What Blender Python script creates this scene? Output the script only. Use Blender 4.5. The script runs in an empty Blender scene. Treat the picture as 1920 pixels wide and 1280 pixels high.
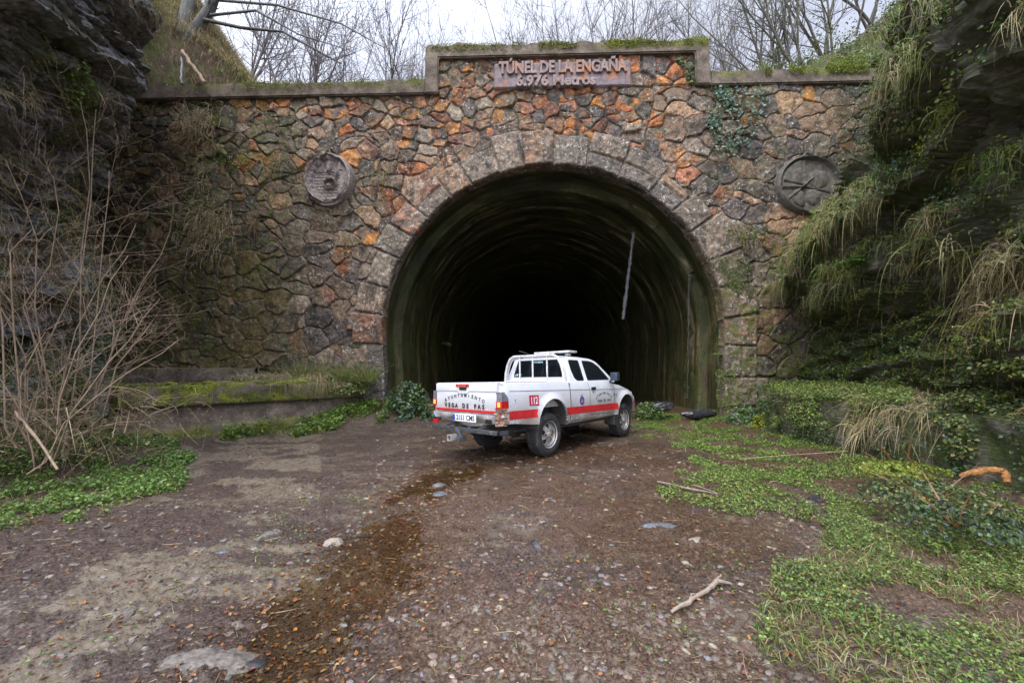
import bpy, bmesh, math, random
import numpy as np
from mathutils import Vector, Matrix
from mathutils.geometry import tessellate_polygon
sc = bpy.context.scene
C = sc.collection
PI = math.pi
random.seed(7)
RS = np.random.RandomState

# ------------------------------------------------------------------ camera
FPX, PIT, HC = 746.7, 0.0781, 1.472          # focal length in photo pixels (1920 wide), pitch, eye height
cd = bpy.data.cameras.new('camera'); cam = bpy.data.objects.new('camera', cd); C.objects.link(cam)
cd.sensor_width = 36; cd.lens = FPX*36/1920; cd.clip_start = .05; cd.clip_end = 2000
cam.location = (0, 0, HC); cam.rotation_euler = (PI/2+PIT, 0, 0)
sc.camera = cam
# ------------------------------------------------------------------ sky and sun (overcast)
SUN_EL, SUN_AZ = math.radians(58), math.radians(205)   # azimuth clockwise from +Y
w = bpy.data.worlds.new('World'); sc.world = w; w.use_nodes = True
nt = w.node_tree; nt.nodes.clear()
sky = nt.nodes.new('ShaderNodeTexSky'); sky.sky_type = 'NISHITA'; sky.sun_disc = False
sky.sun_elevation = SUN_EL; sky.sun_rotation = SUN_AZ; sky.air_density = 1.0; sky.dust_density = 3.0
tcn = nt.nodes.new('ShaderNodeTexCoord')
cn = nt.nodes.new('ShaderNodeTexNoise'); cn.inputs['Scale'].default_value = 3.0; cn.inputs['Detail'].default_value = 5
cr = nt.nodes.new('ShaderNodeValToRGB')
cr.color_ramp.elements[0].position = .3; cr.color_ramp.elements[0].color = (6.9, 7.5, 9.4, 1)
cr.color_ramp.elements[1].position = .7; cr.color_ramp.elements[1].color = (8.8, 9.2, 10.4, 1)
mx = nt.nodes.new('ShaderNodeMix'); mx.data_type = 'RGBA'; mx.inputs[0].default_value = .88
bg = nt.nodes.new('ShaderNodeBackground'); bg.inputs['Strength'].default_value = .13
wo = nt.nodes.new('ShaderNodeOutputWorld')
nt.links.new(tcn.outputs['Generated'], cn.inputs['Vector']); nt.links.new(cn.outputs['Fac'], cr.inputs['Fac'])
nt.links.new(sky.outputs[0], mx.inputs[6]); nt.links.new(cr.outputs[0], mx.inputs[7])
dp = nt.nodes.new('ShaderNodeVectorMath'); dp.operation = 'DOT_PRODUCT'; nrmn = nt.nodes.new('ShaderNodeVectorMath'); nrmn.operation = 'NORMALIZE'
nt.links.new(tcn.outputs['Generated'], nrmn.inputs[0]); nt.links.new(nrmn.outputs[0], dp.inputs[0])
dp.inputs[1].default_value = (math.sin(SUN_AZ)*math.cos(SUN_EL), math.cos(SUN_AZ)*math.cos(SUN_EL), math.sin(SUN_EL))   # cloud is brighter towards the hidden sun
mpr = nt.nodes.new('ShaderNodeMapRange'); mpr.inputs[1].default_value = .15; mpr.inputs[2].default_value = 1.; mpr.inputs[3].default_value = .50; mpr.inputs[4].default_value = 2.3; nt.links.new(dp.outputs['Value'], mpr.inputs[0])
mm_ = nt.nodes.new('ShaderNodeVectorMath'); mm_.operation = 'SCALE'; nt.links.new(mx.outputs[2], mm_.inputs[0]); nt.links.new(mpr.outputs[0], mm_.inputs['Scale'])
nt.links.new(mm_.outputs[0], bg.inputs['Color']); nt.links.new(bg.outputs[0], wo.inputs['Surface'])
sl = bpy.data.lights.new('sun', 'SUN'); sl.energy = 1.5; sl.angle = math.radians(25); sl.color = (1, .94, .84)
so = bpy.data.objects.new('sun', sl); C.objects.link(so)
sdir = Vector((math.sin(SUN_AZ)*math.cos(SUN_EL), math.cos(SUN_AZ)*math.cos(SUN_EL), math.sin(SUN_EL)))
so.rotation_euler = sdir.to_track_quat('Z', 'Y').to_euler(); so.location = sdir*40
sc.view_settings.view_transform = 'Standard'; sc.view_settings.look = 'None'
sc.view_settings.exposure = 0.80; sc.view_settings.gamma = 1
sc.render.engine = 'CYCLES'
sc.cycles.max_bounces = 6; sc.cycles.transparent_max_bounces = 12

# ------------------------------------------------------------------ helpers
def ray(px, py):
    a = (px-960)/FPX; b = (640-py)/FPX; c, s = math.cos(PIT), math.sin(PIT)
    return np.array([a, c-b*s, s+b*c])
def at(px, py, Y):                      # world point on the sight line of a photo pixel, at distance Y
    r = ray(px, py); return np.array([0, 0, HC])+r*(Y/r[1])
def onz(px, py, z=0.):                  # ... and where it meets height z
    r = ray(px, py); return np.array([0, 0, HC])+r*((z-HC)/r[2])
def topx(x, y, z):
    c, s = math.cos(PIT), math.sin(PIT); zz = z-HC
    d = np.maximum(y*c+zz*s, .05); v = -y*s+zz*c
    return 960+FPX*x/d, 640-FPX*v/d
WD, WK = 12.0, .03
def wy(x): return WD-WK*x               # the portal wall's front plane
def onwall(px, py, off=0.):
    r = ray(px, py); return np.array([0, 0, HC])+r*((WD-off)/(r[1]+WK*r[0]))

_tab = {}
def vn(x, y, seed=0):
    if seed not in _tab: _tab[seed] = RS(seed+100).rand(256, 256)
    T = _tab[seed]
    xi = np.floor(x).astype(int); yi = np.floor(y).astype(int); fx = x-xi; fy = y-yi
    fx = fx*fx*(3-2*fx); fy = fy*fy*(3-2*fy)
    a = T[xi % 256, yi % 256]; b = T[(xi+1) % 256, yi % 256]; c = T[xi % 256, (yi+1) % 256]; d = T[(xi+1) % 256, (yi+1) % 256]
    return (a*(1-fx)+b*fx)*(1-fy)+(c*(1-fx)+d*fx)*fy
def fbm(x, y, oct=4, seed=0, g=.5):
    x = np.asarray(x, float); y = np.asarray(y, float)
    s = 0; a = 1; t = 0
    for k in range(oct):
        s = s+a*vn(x*2**k+k*17.3, y*2**k+k*9.1, seed+k); t += a; a *= g
    return s/t
def ss(a, b, x):
    t = np.clip((np.asarray(x, float)-a)/(b-a), 0, 1); return t*t*(3-2*t)
def inpoly(px, py, poly):
    r = np.zeros(px.shape, bool); n = len(poly); j = n-1
    for i in range(n):
        xi, yi = poly[i]; xj, yj = poly[j]
        c = ((yi > py) != (yj > py)) & (px < (xj-xi)*(py-yi)/((yj-yi) or 1e-9)+xi)
        r ^= c; j = i
    return r
def tag(o, label=None, cat=None, group=None, kind=None):
    if label: o['label'] = label
    if cat: o['category'] = cat
    if group: o['group'] = group
    if kind: o['kind'] = kind
    return o
def link(o, parent=None):
    C.objects.link(o)
    if parent: o.parent = parent
    return o
def empty(name, loc=(0, 0, 0), rot=(0, 0, 0)):
    o = bpy.data.objects.new(name, None); o.location = loc; o.rotation_euler = rot; o.empty_display_size = .2
    return link(o)
def mk(name, V, F, mat=None, parent=None, smooth=True, col=None, uv=None, attrs=None, origin=None):
    """mesh object from arrays; F is (M,4) or (M,3) int array or a list of lists"""
    me = bpy.data.meshes.new(name); V = np.asarray(V, np.float32)
    if origin is not None: V = V-np.asarray(origin, np.float32)
    if isinstance(F, np.ndarray):
        k = F.shape[1]; m = F.shape[0]
        me.vertices.add(len(V)); me.vertices.foreach_set('co', V.ravel())
        me.loops.add(m*k); me.loops.foreach_set('vertex_index', F.astype(np.int32).ravel())
        me.polygons.add(m); me.polygons.foreach_set('loop_start', np.arange(0, m*k, k, dtype=np.int32))
        me.update(calc_edges=True)
    else:
        me.from_pydata([tuple(map(float, v)) for v in V], [], F); me.update()
    me.polygons.foreach_set('use_smooth', np.full(len(me.polygons), bool(smooth)))
    if col is not None:
        c = np.ones((len(V), 4), np.float32); c[:, :3] = np.asarray(col)
        a = me.color_attributes.new('Col', 'FLOAT_COLOR', 'POINT'); a.data.foreach_set('color', c.ravel())
    for n_, arr in (attrs or {}).items():
        a = me.attributes.new(n_, 'FLOAT', 'POINT'); a.data.foreach_set('value', np.asarray(arr, np.float32).ravel())
    if uv is not None:
        u = me.uv_layers.new(name='UVMap'); li = np.empty(len(me.loops), np.int32); me.loops.foreach_get('vertex_index', li)
        u.data.foreach_set('uv', np.asarray(uv, np.float32)[li].ravel())
    if mat: me.materials.append(mat)
    o = bpy.data.objects.new(name, me)
    if origin is not None: o.location = tuple(map(float, origin))
    return link(o, parent)
def gridf(nu, nv, keep=None):
    i = np.arange(nu-1)[:, None]; j = np.arange(nv-1)[None]
    a = i*nv+j; F = np.stack([a, a+nv, a+nv+1, a+1], -1).reshape(-1, 4)
    return F if keep is None else F[keep.ravel()]
class MB:                                # collects small shapes into one mesh
    def __init__(s): s.V = []; s.F = []; s.C = []; s.c = (1, 1, 1)
    def add(s, V, F):
        b = len(s.V); s.V += [tuple(map(float, v)) for v in V]; s.F += [[b+i for i in f] for f in F]; s.C += [s.c]*len(V)
    def box(s, lo, hi, bev=0.0):
        x0, y0, z0 = lo; x1, y1, z1 = hi
        bm = bmesh.new(); bmesh.ops.create_cube(bm, size=1)
        for v in bm.verts: v.co = ((x0+x1)/2+v.co.x*(x1-x0), (y0+y1)/2+v.co.y*(y1-y0), (z0+z1)/2+v.co.z*(z1-z0))
        if bev: bmesh.ops.bevel(bm, geom=bm.edges[:], offset=bev, segments=2, affect='EDGES', profile=.6)
        bm.verts.index_update(); s.add([v.co[:] for v in bm.verts], [[v.index for v in f.verts] for f in bm.faces]); bm.free()
    def tube(s, P, R, n=8, cap=True):
        P = [Vector(tuple(map(float, p))) for p in P]; m = len(P)
        if not hasattr(R, '__len__'): R = [R]*m
        V = []; F = []; u = None
        for i in range(m):
            t = (P[min(i+1, m-1)]-P[max(i-1, 0)]).normalized()
            if u is None: u = t.orthogonal().normalized()
            u = (u-t*u.dot(t)).normalized(); v = t.cross(u)
            for k in range(n):
                a = 2*PI*k/n; V.append(P[i]+(u*math.cos(a)+v*math.sin(a))*R[i])
        for i in range(m-1):
            for k in range(n): F.append([i*n+k, i*n+(k+1) % n, (i+1)*n+(k+1) % n, (i+1)*n+k])
        if cap: F.append(list(range(n))[::-1]); F.append([(m-1)*n+k for k in range(n)])
        s.add(V, F)
    def sheet(s, rows):                  # rows of points -> quads
        n = len(rows[0]); V = [p for r in rows for p in r]
        s.add(V, [[i*n+j, i*n+j+1, (i+1)*n+j+1, (i+1)*n+j] for i in range(len(rows)-1) for j in range(n-1)])
    def build(s, name, mat, parent=None, smooth=True, col=False, sharp=35, origin=None):
        o = mk(name, s.V, s.F, mat, parent, smooth, col=s.C if col else None, origin=origin)
        if smooth and sharp: o.data.set_sharp_from_angle(angle=math.radians(sharp))
        return o
# ------------------------------------------------------------------ materials
class NT:
    def __init__(s, name):
        s.m = bpy.data.materials.new(name); s.m.use_nodes = True; s.t = s.m.node_tree; s.b = s.t.nodes['Principled BSDF']; s.out = s.t.nodes['Material Output']
    def n(s, typ, **k):
        x = s.t.nodes.new('ShaderNode'+typ)
        for a, v in k.items():
            if a.startswith('i_'):
                s.set(x.inputs[a[2:].replace('_', ' ')], v)
            else: setattr(x, a, v)
        return x
    def set(s, inp, v):
        if isinstance(v, bpy.types.NodeSocket): s.t.links.new(v, inp)
        elif isinstance(v, bpy.types.Node): s.t.links.new(v.outputs[0], inp)
        elif isinstance(v, tuple) and len(v) == 3 and inp.type == 'RGBA': inp.default_value = (*v, 1)
        else: inp.default_value = v
    def co(s, kind='Object', scale=(1, 1, 1)):
        t = s.n('TexCoord'); m = s.n('Mapping'); s.t.links.new(t.outputs[kind], m.inputs['Vector']); m.inputs['Scale'].default_value = scale
        return m.outputs[0]
    def geo(s, scale=(1, 1, 1)):
        t = s.n('NewGeometry'); m = s.n('Mapping'); s.t.links.new(t.outputs['Position'], m.inputs['Vector']); m.inputs['Scale'].default_value = scale
        return m.outputs[0]
    def noise(s, vec, scale, detail=5, rough=.6, dist=0.):
        x = s.n('TexNoise'); s.set(x.inputs['Vector'], vec); x.inputs['Scale'].default_value = scale; x.inputs['Detail'].default_value = detail
        x.inputs['Roughness'].default_value = rough; x.inputs['Distortion'].default_value = dist; return x.outputs['Fac']
    def vor(s, vec, scale, feature='F1', out='Distance'):
        x = s.n('TexVoronoi', feature=feature); s.set(x.inputs['Vector'], vec); x.inputs['Scale'].default_value = scale; return x.outputs[out]
    def mr(s, v, a, b, c=0., d=1., smooth=True):
        x = s.n('MapRange'); x.interpolation_type = 'SMOOTHSTEP' if smooth else 'LINEAR'
        s.set(x.inputs[0], v)
        for i, q in enumerate((a, b, c, d)): x.inputs[i+1].default_value = q
        return x.outputs[0]
    def math(s, op, a, b=0.):
        x = s.n('Math', operation=op); s.set(x.inputs[0], a); s.set(x.inputs[1], b); return x.outputs[0]
    def mix(s, f, a, b, typ='MIX'):
        x = s.n('Mix', data_type='RGBA', blend_type=typ); s.set(x.inputs[0], f); s.set(x.inputs[6], a); s.set(x.inputs[7], b); return x.outputs[2]
    def ramp(s, v, els):
        x = s.n('ValToRGB'); s.set(x.inputs[0], v); e = x.color_ramp.elements
        while len(e) < len(els): e.new(.5)
        for q, (p, c) in zip(e, els): q.position = p; q.color = (*c, 1)
        return x.outputs[0]
    def attr(s, name, out='Color'):
        x = s.n('Attribute', attribute_name=name); return x.outputs[out]
    def bump(s, h, strength=.5, dist=.02, normal=None):
        x = s.n('Bump'); s.set(x.inputs['Height'], h); x.inputs['Strength'].default_value = strength; x.inputs['Distance'].default_value = dist
        if normal: s.set(x.inputs['Normal'], normal)
        return x.outputs[0]
    def nz(s):
        g = s.n('NewGeometry'); x = s.n('SeparateXYZ'); s.t.links.new(g.outputs['Normal'], x.inputs[0]); return x.outputs[2]
    def fin(s, base=None, rough=None, normal=None, metal=None, spec=None, **k):
        for nme, v in (('Base Color', base), ('Roughness', rough), ('Normal', normal), ('Metallic', metal), ('Specular IOR Level', spec)):
            if v is not None: s.set(s.b.inputs[nme], v)
        for a, v in k.items(): s.set(s.b.inputs[a.replace('_', ' ')], v)
        return s.m
M = {}
def foliage_mat(name, transl=.3, rough=.5, spec=.4):
    m = NT(name); c = m.attr('Col'); v = m.noise(m.geo(), 9, 3)
    c = m.mix(1., c, m.ramp(v, [(.3, (.72, .72, .72)), (.7, (1.2, 1.2, 1.15))]), 'MULTIPLY')
    m.fin(c, rough, spec=spec)
    tr = m.n('BsdfTranslucent'); m.set(tr.inputs['Color'], c); ms = m.n('MixShader'); ms.inputs[0].default_value = transl
    m.t.links.new(m.b.outputs[0], ms.inputs[1]); m.t.links.new(tr.outputs[0], ms.inputs[2]); m.t.links.new(ms.outputs[0], m.out.inputs[0])
    return m.m
M['leaf'] = foliage_mat('leaf_foliage', .28, .42, .5)
M['grass'] = foliage_mat('grass_blade', .3, .6, .3)
m = NT('bark'); v = m.noise(m.geo((1, 1, .3)), 14, 6); c = m.mix(1., m.attr('Col'), m.ramp(v, [(.3, (.55, .55, .55)), (.7, (1.3, 1.3, 1.3))]), 'MULTIPLY')
M['bark'] = m.fin(c, .8, m.bump(v, .5, .02), spec=.3)

m = NT('rubble_masonry'); g = m.geo()
base = m.attr('Col'); n1 = m.noise(g, 7, 8, .7); n2 = m.noise(g, 2.2, 6, .6); n3 = m.noise(g, 26, 6, .75)
base = m.mix(1., base, m.ramp(n1, [(.3, (.3, .29, .3)), (.5, (.95, .95, .95)), (.68, (1.75, 1.7, 1.6))]), 'MULTIPLY')
base = m.mix(1., base, m.ramp(n3, [(.33, (.45, .45, .47)), (.66, (1.5, 1.5, 1.5))]), 'MULTIPLY')
lic = m.math('MULTIPLY', m.mr(m.noise(g, 11, 7, .75, .6), .555, .61), m.mr(n2, .40, .55)); lic = m.math('MULTIPLY', lic, m.attr('lichen', 'Fac'))
base = m.mix(m.math('MINIMUM', m.math('MULTIPLY', lic, .8), .9), base, (.48, .47, .43))
sp = m.math('MULTIPLY', m.mr(m.vor(g, 7.5), .13, .07), m.mr(m.noise(g, 1.7, 2), .5, .6)); base = m.mix(m.math('MULTIPLY', sp, m.attr('lichen', 'Fac')), base, (.6, .6, .57))
mossf = m.math('MULTIPLY', m.mr(m.noise(g, 5, 8, .7), .45, .6), m.attr('moss', 'Fac'))
base = m.mix(mossf, base, m.ramp(n3, [(.3, (.022, .03, .006)), (.7, (.14, .16, .022))]))
ws = m.noise(m.geo((1.7, 1.7, .35)), 1.6, 4, .6)
base = m.mix(m.math('MULTIPLY', m.math('MULTIPLY', m.mr(ws, .50, .60), m.mr(n2, .42, .58)), .7), base, (.016, .014, .010))
M['masonry'] = m.fin(base, m.mr(n2, .3, .7, .5, .85), m.bump(m.math('ADD', n1, m.math('MULTIPLY', n3, .6)), .9, .035), spec=.4)

m = NT('weathered_concrete'); g = m.geo(); n1 = m.noise(g, 3, 8, .65); n2 = m.noise(g, 18, 6, .75); nz = m.nz()
base = m.ramp(n1, [(.28, (.04, .031, .024)), (.5, (.12, .093, .070)), (.75, (.22, .18, .14))])
base = m.mix(1., base, m.ramp(n2, [(.3, (.6, .6, .6)), (.7, (1.3, 1.3, 1.3))]), 'MULTIPLY')
base = m.mix(m.mr(m.vor(g, 9), .12, .07), base, (.33, .33, .3))
pit = m.mr(m.vor(g, 13), .16, .08); base = m.mix(m.math('MULTIPLY', pit, m.mr(n1, .5, .6)), base, (.02, .018, .015))
mf = m.math('MAXIMUM', m.mr(nz, .35, .8), m.math('MULTIPLY', m.attr('moss', 'Fac'), .9))
mf = m.math('MULTIPLY', mf, m.mr(m.noise(g, 3.3, 7, .7), .40, .55))
base = m.mix(mf, base, m.ramp(m.noise(g, 30, 4), [(.3, (.04, .055, .008)), (.7, (.25, .27, .03))]))
M['concrete'] = m.fin(base, .85, m.bump(m.math('ADD', n2, m.math('MULTIPLY', mf, .8)), .8, .03), spec=.25)

for rk_, rk_a, rk_b, rk_c in (('rock', (.03, .029, .031), (.15, .147, .155), (.44, .435, .45)), ('rockbrown', (.022, .019, .015), (.105, .092, .073), (.26, .235, .20))):  # slate tones lightened: the wet face's sky reflection is put into the colour
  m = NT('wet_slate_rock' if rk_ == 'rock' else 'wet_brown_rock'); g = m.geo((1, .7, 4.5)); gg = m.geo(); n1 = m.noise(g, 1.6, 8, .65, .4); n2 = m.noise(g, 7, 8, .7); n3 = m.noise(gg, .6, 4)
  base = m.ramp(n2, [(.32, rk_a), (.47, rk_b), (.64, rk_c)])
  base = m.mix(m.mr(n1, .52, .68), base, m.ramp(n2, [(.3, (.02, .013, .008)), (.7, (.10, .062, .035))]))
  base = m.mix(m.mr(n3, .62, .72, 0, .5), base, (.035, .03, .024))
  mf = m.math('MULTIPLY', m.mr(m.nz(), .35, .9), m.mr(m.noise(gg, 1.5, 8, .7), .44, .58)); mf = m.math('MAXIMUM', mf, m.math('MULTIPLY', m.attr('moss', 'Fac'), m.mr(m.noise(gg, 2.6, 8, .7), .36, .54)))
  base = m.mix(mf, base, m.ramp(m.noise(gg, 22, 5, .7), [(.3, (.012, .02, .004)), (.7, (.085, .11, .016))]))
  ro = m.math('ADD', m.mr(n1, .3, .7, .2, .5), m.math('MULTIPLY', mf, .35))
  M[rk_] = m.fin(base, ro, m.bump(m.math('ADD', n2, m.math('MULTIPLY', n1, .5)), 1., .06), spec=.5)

m = NT('earth_bank'); g = m.geo(); n1 = m.noise(g, 2.4, 8, .7); n2 = m.noise(g, 17, 6, .75)
base = m.ramp(n1, [(.3, (.018, .011, .006)), (.5, (.05, .032, .018)), (.7, (.10, .068, .04))])
base = m.mix(1., base, m.ramp(n2, [(.3, (.5, .5, .5)), (.7, (1.5, 1.5, 1.5))]), 'MULTIPLY')
base = m.mix(m.mr(m.noise(g, 1.1, 7, .7), .47, .58), base, m.ramp(n2, [(.3, (.012, .02, .004)), (.7, (.09, .115, .018))]))
M['earth'] = m.fin(base, .85, m.bump(m.math('ADD', n1, n2), 1., .06), spec=.3)

m = NT('tunnel_lining'); tc = m.n('TexCoord'); mp = m.n('Mapping'); m.t.links.new(tc.outputs['UV'], mp.inputs[0]); mp.inputs['Scale'].default_value = (.16, 2.2, 1)
mp2 = m.n('Mapping'); m.t.links.new(tc.outputs['UV'], mp2.inputs[0]); mp2.inputs['Scale'].default_value = (.28, 1.6, 1)
st = m.math('ADD', m.math('MULTIPLY', m.noise(mp.outputs[0], 1.1, 8, .62, .2), .72), m.math('MULTIPLY', m.noise(m.geo(), 2.6, 8, .7), .28)); n2 = m.noise(mp2.outputs[0], 1.3, 8, .68); n3 = m.noise(m.geo(), 22, 5, .7)
base = m.ramp(st, [(.38, (.008, .008, .005)), (.45, (.09, .065, .03)), (.50, (.06, .085, .018)), (.56, (.16, .115, .06)), (.66, (.36, .33, .27))])
base = m.mix(m.mr(n2, .5, .66), base, m.ramp(n3, [(.3, (.015, .018, .006)), (.7, (.07, .08, .02))]))
base = m.mix(m.attr('vault', 'Fac'), base, m.ramp(n2, [(.38, (.010, .012, .004)), (.50, (.045, .052, .013)), (.58, (.11, .10, .04)), (.66, (.36, .31, .20))]))
sy = m.n('SeparateXYZ'); m.set(sy.inputs[0], tc.outputs['UV']); jy = m.math('FRACT', m.math('ADD', m.math('MULTIPLY', sy.outputs[1], .62), m.math('MULTIPLY', n3, .03))); jx = m.math('FRACT', m.math('MULTIPLY', sy.outputs[0], .9))
jm = m.math('MAXIMUM', m.mr(m.math('ABSOLUTE', m.math('SUBTRACT', jy, .5)), .035, .015), m.math('MULTIPLY', m.mr(m.math('ABSOLUTE', m.math('SUBTRACT', jx, .5)), .03, .012), .5))
base = m.mix(m.mr(m.noise(m.geo(), 1.7, 7, .7), .50, .62), base, m.ramp(n3, [(.3, (.012, .02, .005)), (.7, (.05, .075, .015))]))
base = m.mix(m.math('MULTIPLY', jm, m.mr(n2, .35, .6, .3, .8)), base, (.006, .006, .004)); base = m.mix(1., base, (.82, .80, .74), 'MULTIPLY')
M['lining'] = m.fin(base, m.mr(n2, .3, .7, .35, .7), m.bump(m.math('ADD', n3, m.math('MULTIPLY', n2, 2.)), .9, .05), spec=.45)

# the track: masks come from the mesh (wet, red, litter), fine grain from noise
m = NT('muddy_track'); g = m.geo(); n1 = m.noise(g, 1.3, 8, .7); n2 = m.noise(g, 9, 8, .72); n3 = m.noise(g, 55, 5, .75)
tan = m.ramp(n2, [(.32, (.060, .045, .030)), (.5, (.150, .120, .086)), (.68, (.25, .205, .152))])
lit = m.ramp(n3, [(.34, (.012, .008, .008)), (.5, (.052, .035, .030)), (.68, (.15, .11, .08))])
red = m.ramp(n3, [(.34, (.015, .007, .005)), (.5, (.068, .040, .026)), (.66, (.18, .125, .082))])
gw = m.n('VectorMath', operation='ADD'); m.set(gw.inputs[0], g); gwn = m.n('TexNoise'); m.set(gwn.inputs['Vector'], g); gwn.inputs['Scale'].default_value = 25; gsc = m.n('VectorMath', operation='SCALE'); m.set(gsc.inputs[0], gwn.outputs['Color']); gsc.inputs['Scale'].default_value = .03; m.set(gw.inputs[1], gsc.outputs[0])
gr = m.vor(gw.outputs[0], 26, 'F1', 'Color'); gd = m.vor(gw.outputs[0], 26)
grc = m.ramp(m.math('ADD', m.mr(gr, 0, 1, 0, .8), .1), [(0, (.05, .038, .028)), (.4, (.13, .105, .08)), (.7, (.24, .215, .18)), (1, (.08, .045, .03))])
base = m.mix(m.mr(m.math('ADD', m.attr('litter', 'Fac'), m.math('MULTIPLY', m.math('SUBTRACT', n2, .5), 1.6)), .42, .62), tan, lit)
base = m.mix(m.mr(m.math('ADD', m.attr('red', 'Fac'), m.math('MULTIPLY', m.math('SUBTRACT', n2, .5), 2.2)), .4, .62), base, red)
peb = m.math('MULTIPLY', m.mr(m.math('ADD', m.attr('gravel', 'Fac'), m.math('MULTIPLY', m.math('SUBTRACT', n1, .5), 1.8)), .5, .7), m.mr(gd, .6, .35))
base = m.mix(m.math('MULTIPLY', peb, .6), base, grc)
base = m.mix(m.math('MULTIPLY', m.attr('wet', 'Fac'), .62), base, m.mix(1., base, (.72, .64, .50), 'MULTIPLY'))
h = m.math('ADD', m.math('MULTIPLY', n2, .6), m.math('MULTIPLY', n3, .5)); h = m.math('ADD', h, m.math('MULTIPLY', peb, m.math('SUBTRACT', .5, gd)))
rg = m.math('SUBTRACT', m.mr(n2, .35, .65, .24, .66), m.math('MULTIPLY', m.attr('wet', 'Fac'), .22))
M['track'] = m.fin(base, rg, m.bump(h, .9, .02), spec=.45)

m = NT('shallow_water'); g = m.geo(); n1 = m.noise(g, 14, 4); 
tr = m.n('BsdfTransparent'); tr.inputs[0].default_value = (.93, .87, .74, 1)
gl = m.n('BsdfGlossy'); gl.inputs['Roughness'].default_value = .07; m.set(gl.inputs['Normal'], m.bump(n1, .12, .01))
fr = m.n('Fresnel'); fr.inputs[0].default_value = 1.33; ms = m.n('MixShader'); m.set(ms.inputs[0], fr)
m.t.links.new(tr.outputs[0], ms.inputs[1]); m.t.links.new(gl.outputs[0], ms.inputs[2]); m.t.links.new(ms.outputs[0], m.out.inputs[0]); M['water'] = m.m

def simple(name, col, rough=.5, metal=0., nscale=20, var=.25, bump=.0, spec=.5, dirt=None):
    m = NT(name); g = m.co(); n = m.noise(g, nscale, 6, .65)
    lo = tuple(c*(1-var) for c in col); hi = tuple(min(1, c*(1+var)) for c in col)
    b = m.ramp(n, [(.3, lo), (.7, hi)])
    if dirt: b = m.mix(m.mr(m.noise(g, nscale*.35, 8, .7), .52, .68), b, dirt)
    return m.fin(b, rough, m.bump(n, bump, .01) if bump else None, metal, spec)
m = NT('white_van_paint'); g = m.co(); sx = m.n('SeparateXYZ'); m.set(sx.inputs[0], g); n = m.noise(g, 3.2, 8, .7); n2 = m.noise(g, 40, 4)
low = m.mr(sx.outputs[2], 1.25, .55); b = m.ramp(n, [(.3, (.56, .58, .62)), (.7, (.68, .69, .72))])
b = m.mix(m.math('MULTIPLY', m.math('MULTIPLY', low, m.mr(m.math('ADD', m.math('MULTIPLY', n, .7), m.math('MULTIPLY', n2, .4)), .38, .58)), .9), b, (.20, .16, .12))
b = m.mix(m.mr(m.noise(g, 12, 8, .8), .68, .74, 0, .7), b, (.12, .08, .06))
M['paint'] = m.fin(b, m.mr(n, .3, .7, .28, .5), m.bump(m.noise(g, 2.3, 2), .25, .03), spec=.5, Coat_Weight=.25, Coat_Roughness=.15)
M['redtape'] = simple('red_reflective_tape', (.50, .022, .03), .4, nscale=9, var=.25)
M['decalwhite'] = simple('white_lettering', (.8, .8, .8), .5)
M['decaldark'] = simple('dark_lettering', (.02, .022, .028), .55)
M['decalred'] = simple('crimson_sticker', (.42, .02, .055), .45)
M['decalblue'] = simple('blue_emblem', (.07, .07, .26), .5)
M['gap'] = simple('dark_gap', (.006, .006, .007), .8)
M['greyline'] = simple('grey_moulding', (.22, .23, .24), .6)
M['rubber'] = simple('tyre_rubber', (.022, .022, .023), .75, nscale=30, bump=.4, dirt=(.07, .06, .05))
M['steel'] = simple('silver_wheel', (.50, .48, .46), .38, .55, nscale=12, dirt=(.22, .17, .12))
M['chassis'] = simple('muddy_chassis', (.045, .04, .036), .8, nscale=12, var=.5, bump=.4, dirt=(.13, .10, .07))
M['bar'] = simple('dusty_steel_bar', (.07, .075, .085), .55, .4, nscale=30, var=.5, dirt=(.18, .16, .14))
M['hoop'] = simple('roll_bar_paint', (.60, .60, .60), .4, .1, nscale=25, dirt=(.12, .09, .07))
M['plastic'] = simple('black_plastic', (.018, .019, .022), .45)
M['bluemirror'] = simple('dark_blue_plastic', (.035, .05, .075), .3)
M['smoke'] = simple('smoked_lens', (.16, .16, .18), .12)
M['seat'] = simple('seat_fabric', (.06, .065, .08), .9)
M['plate'] = simple('plate_white', (.75, .76, .78), .35)
M['plateblue'] = simple('plate_blue', (.02, .06, .42), .4)
M['rust'] = simple('rusty_torn_metal', (.22, .13, .09), .8, nscale=25, var=.6, bump=.8, dirt=(.6, .58, .56))
m = NT('window_glass'); m.fin((.012, .016, .02), .04, spec=.6)
tr = m.n('BsdfTransparent'); tr.inputs[0].default_value = (.55, .62, .66, 1); ms = m.n('MixShader'); ms.inputs[0].default_value = .42
m.t.links.new(tr.outputs[0], ms.inputs[2]); m.t.links.new(m.b.outputs[0], ms.inputs[1]); m.t.links.new(ms.outputs[0], m.out.inputs[0]); M['glass'] = m.m
def lamp(name, col, e): 
    m = NT(name); return m.fin(col, .2, Emission_Color=(*col, 1), Emission_Strength=e)
M['redlens'] = simple('red_lens', (.42, .012, .015), .15)
M['lit'] = lamp('lit_tail_lamp', (1., .22, .05), 1.5)
M['litred'] = lamp('lit_brake_lamp', (1., .07, .03), 1.1)
M['plaque'] = simple('plaque_stone', (.15, .115, .12), .8, nscale=6, var=.5, bump=.5, dirt=(.36, .13, .035))
M['plaqueletter'] = simple('faded_letter_stone', (.20, .15, .14), .85, nscale=5, var=.5, bump=.5, dirt=(.30, .12, .045))
M['carved'] = simple('carved_stone', (.20, .165, .15), .8, nscale=12, var=.5, bump=.6, dirt=(.06, .05, .05))
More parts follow.
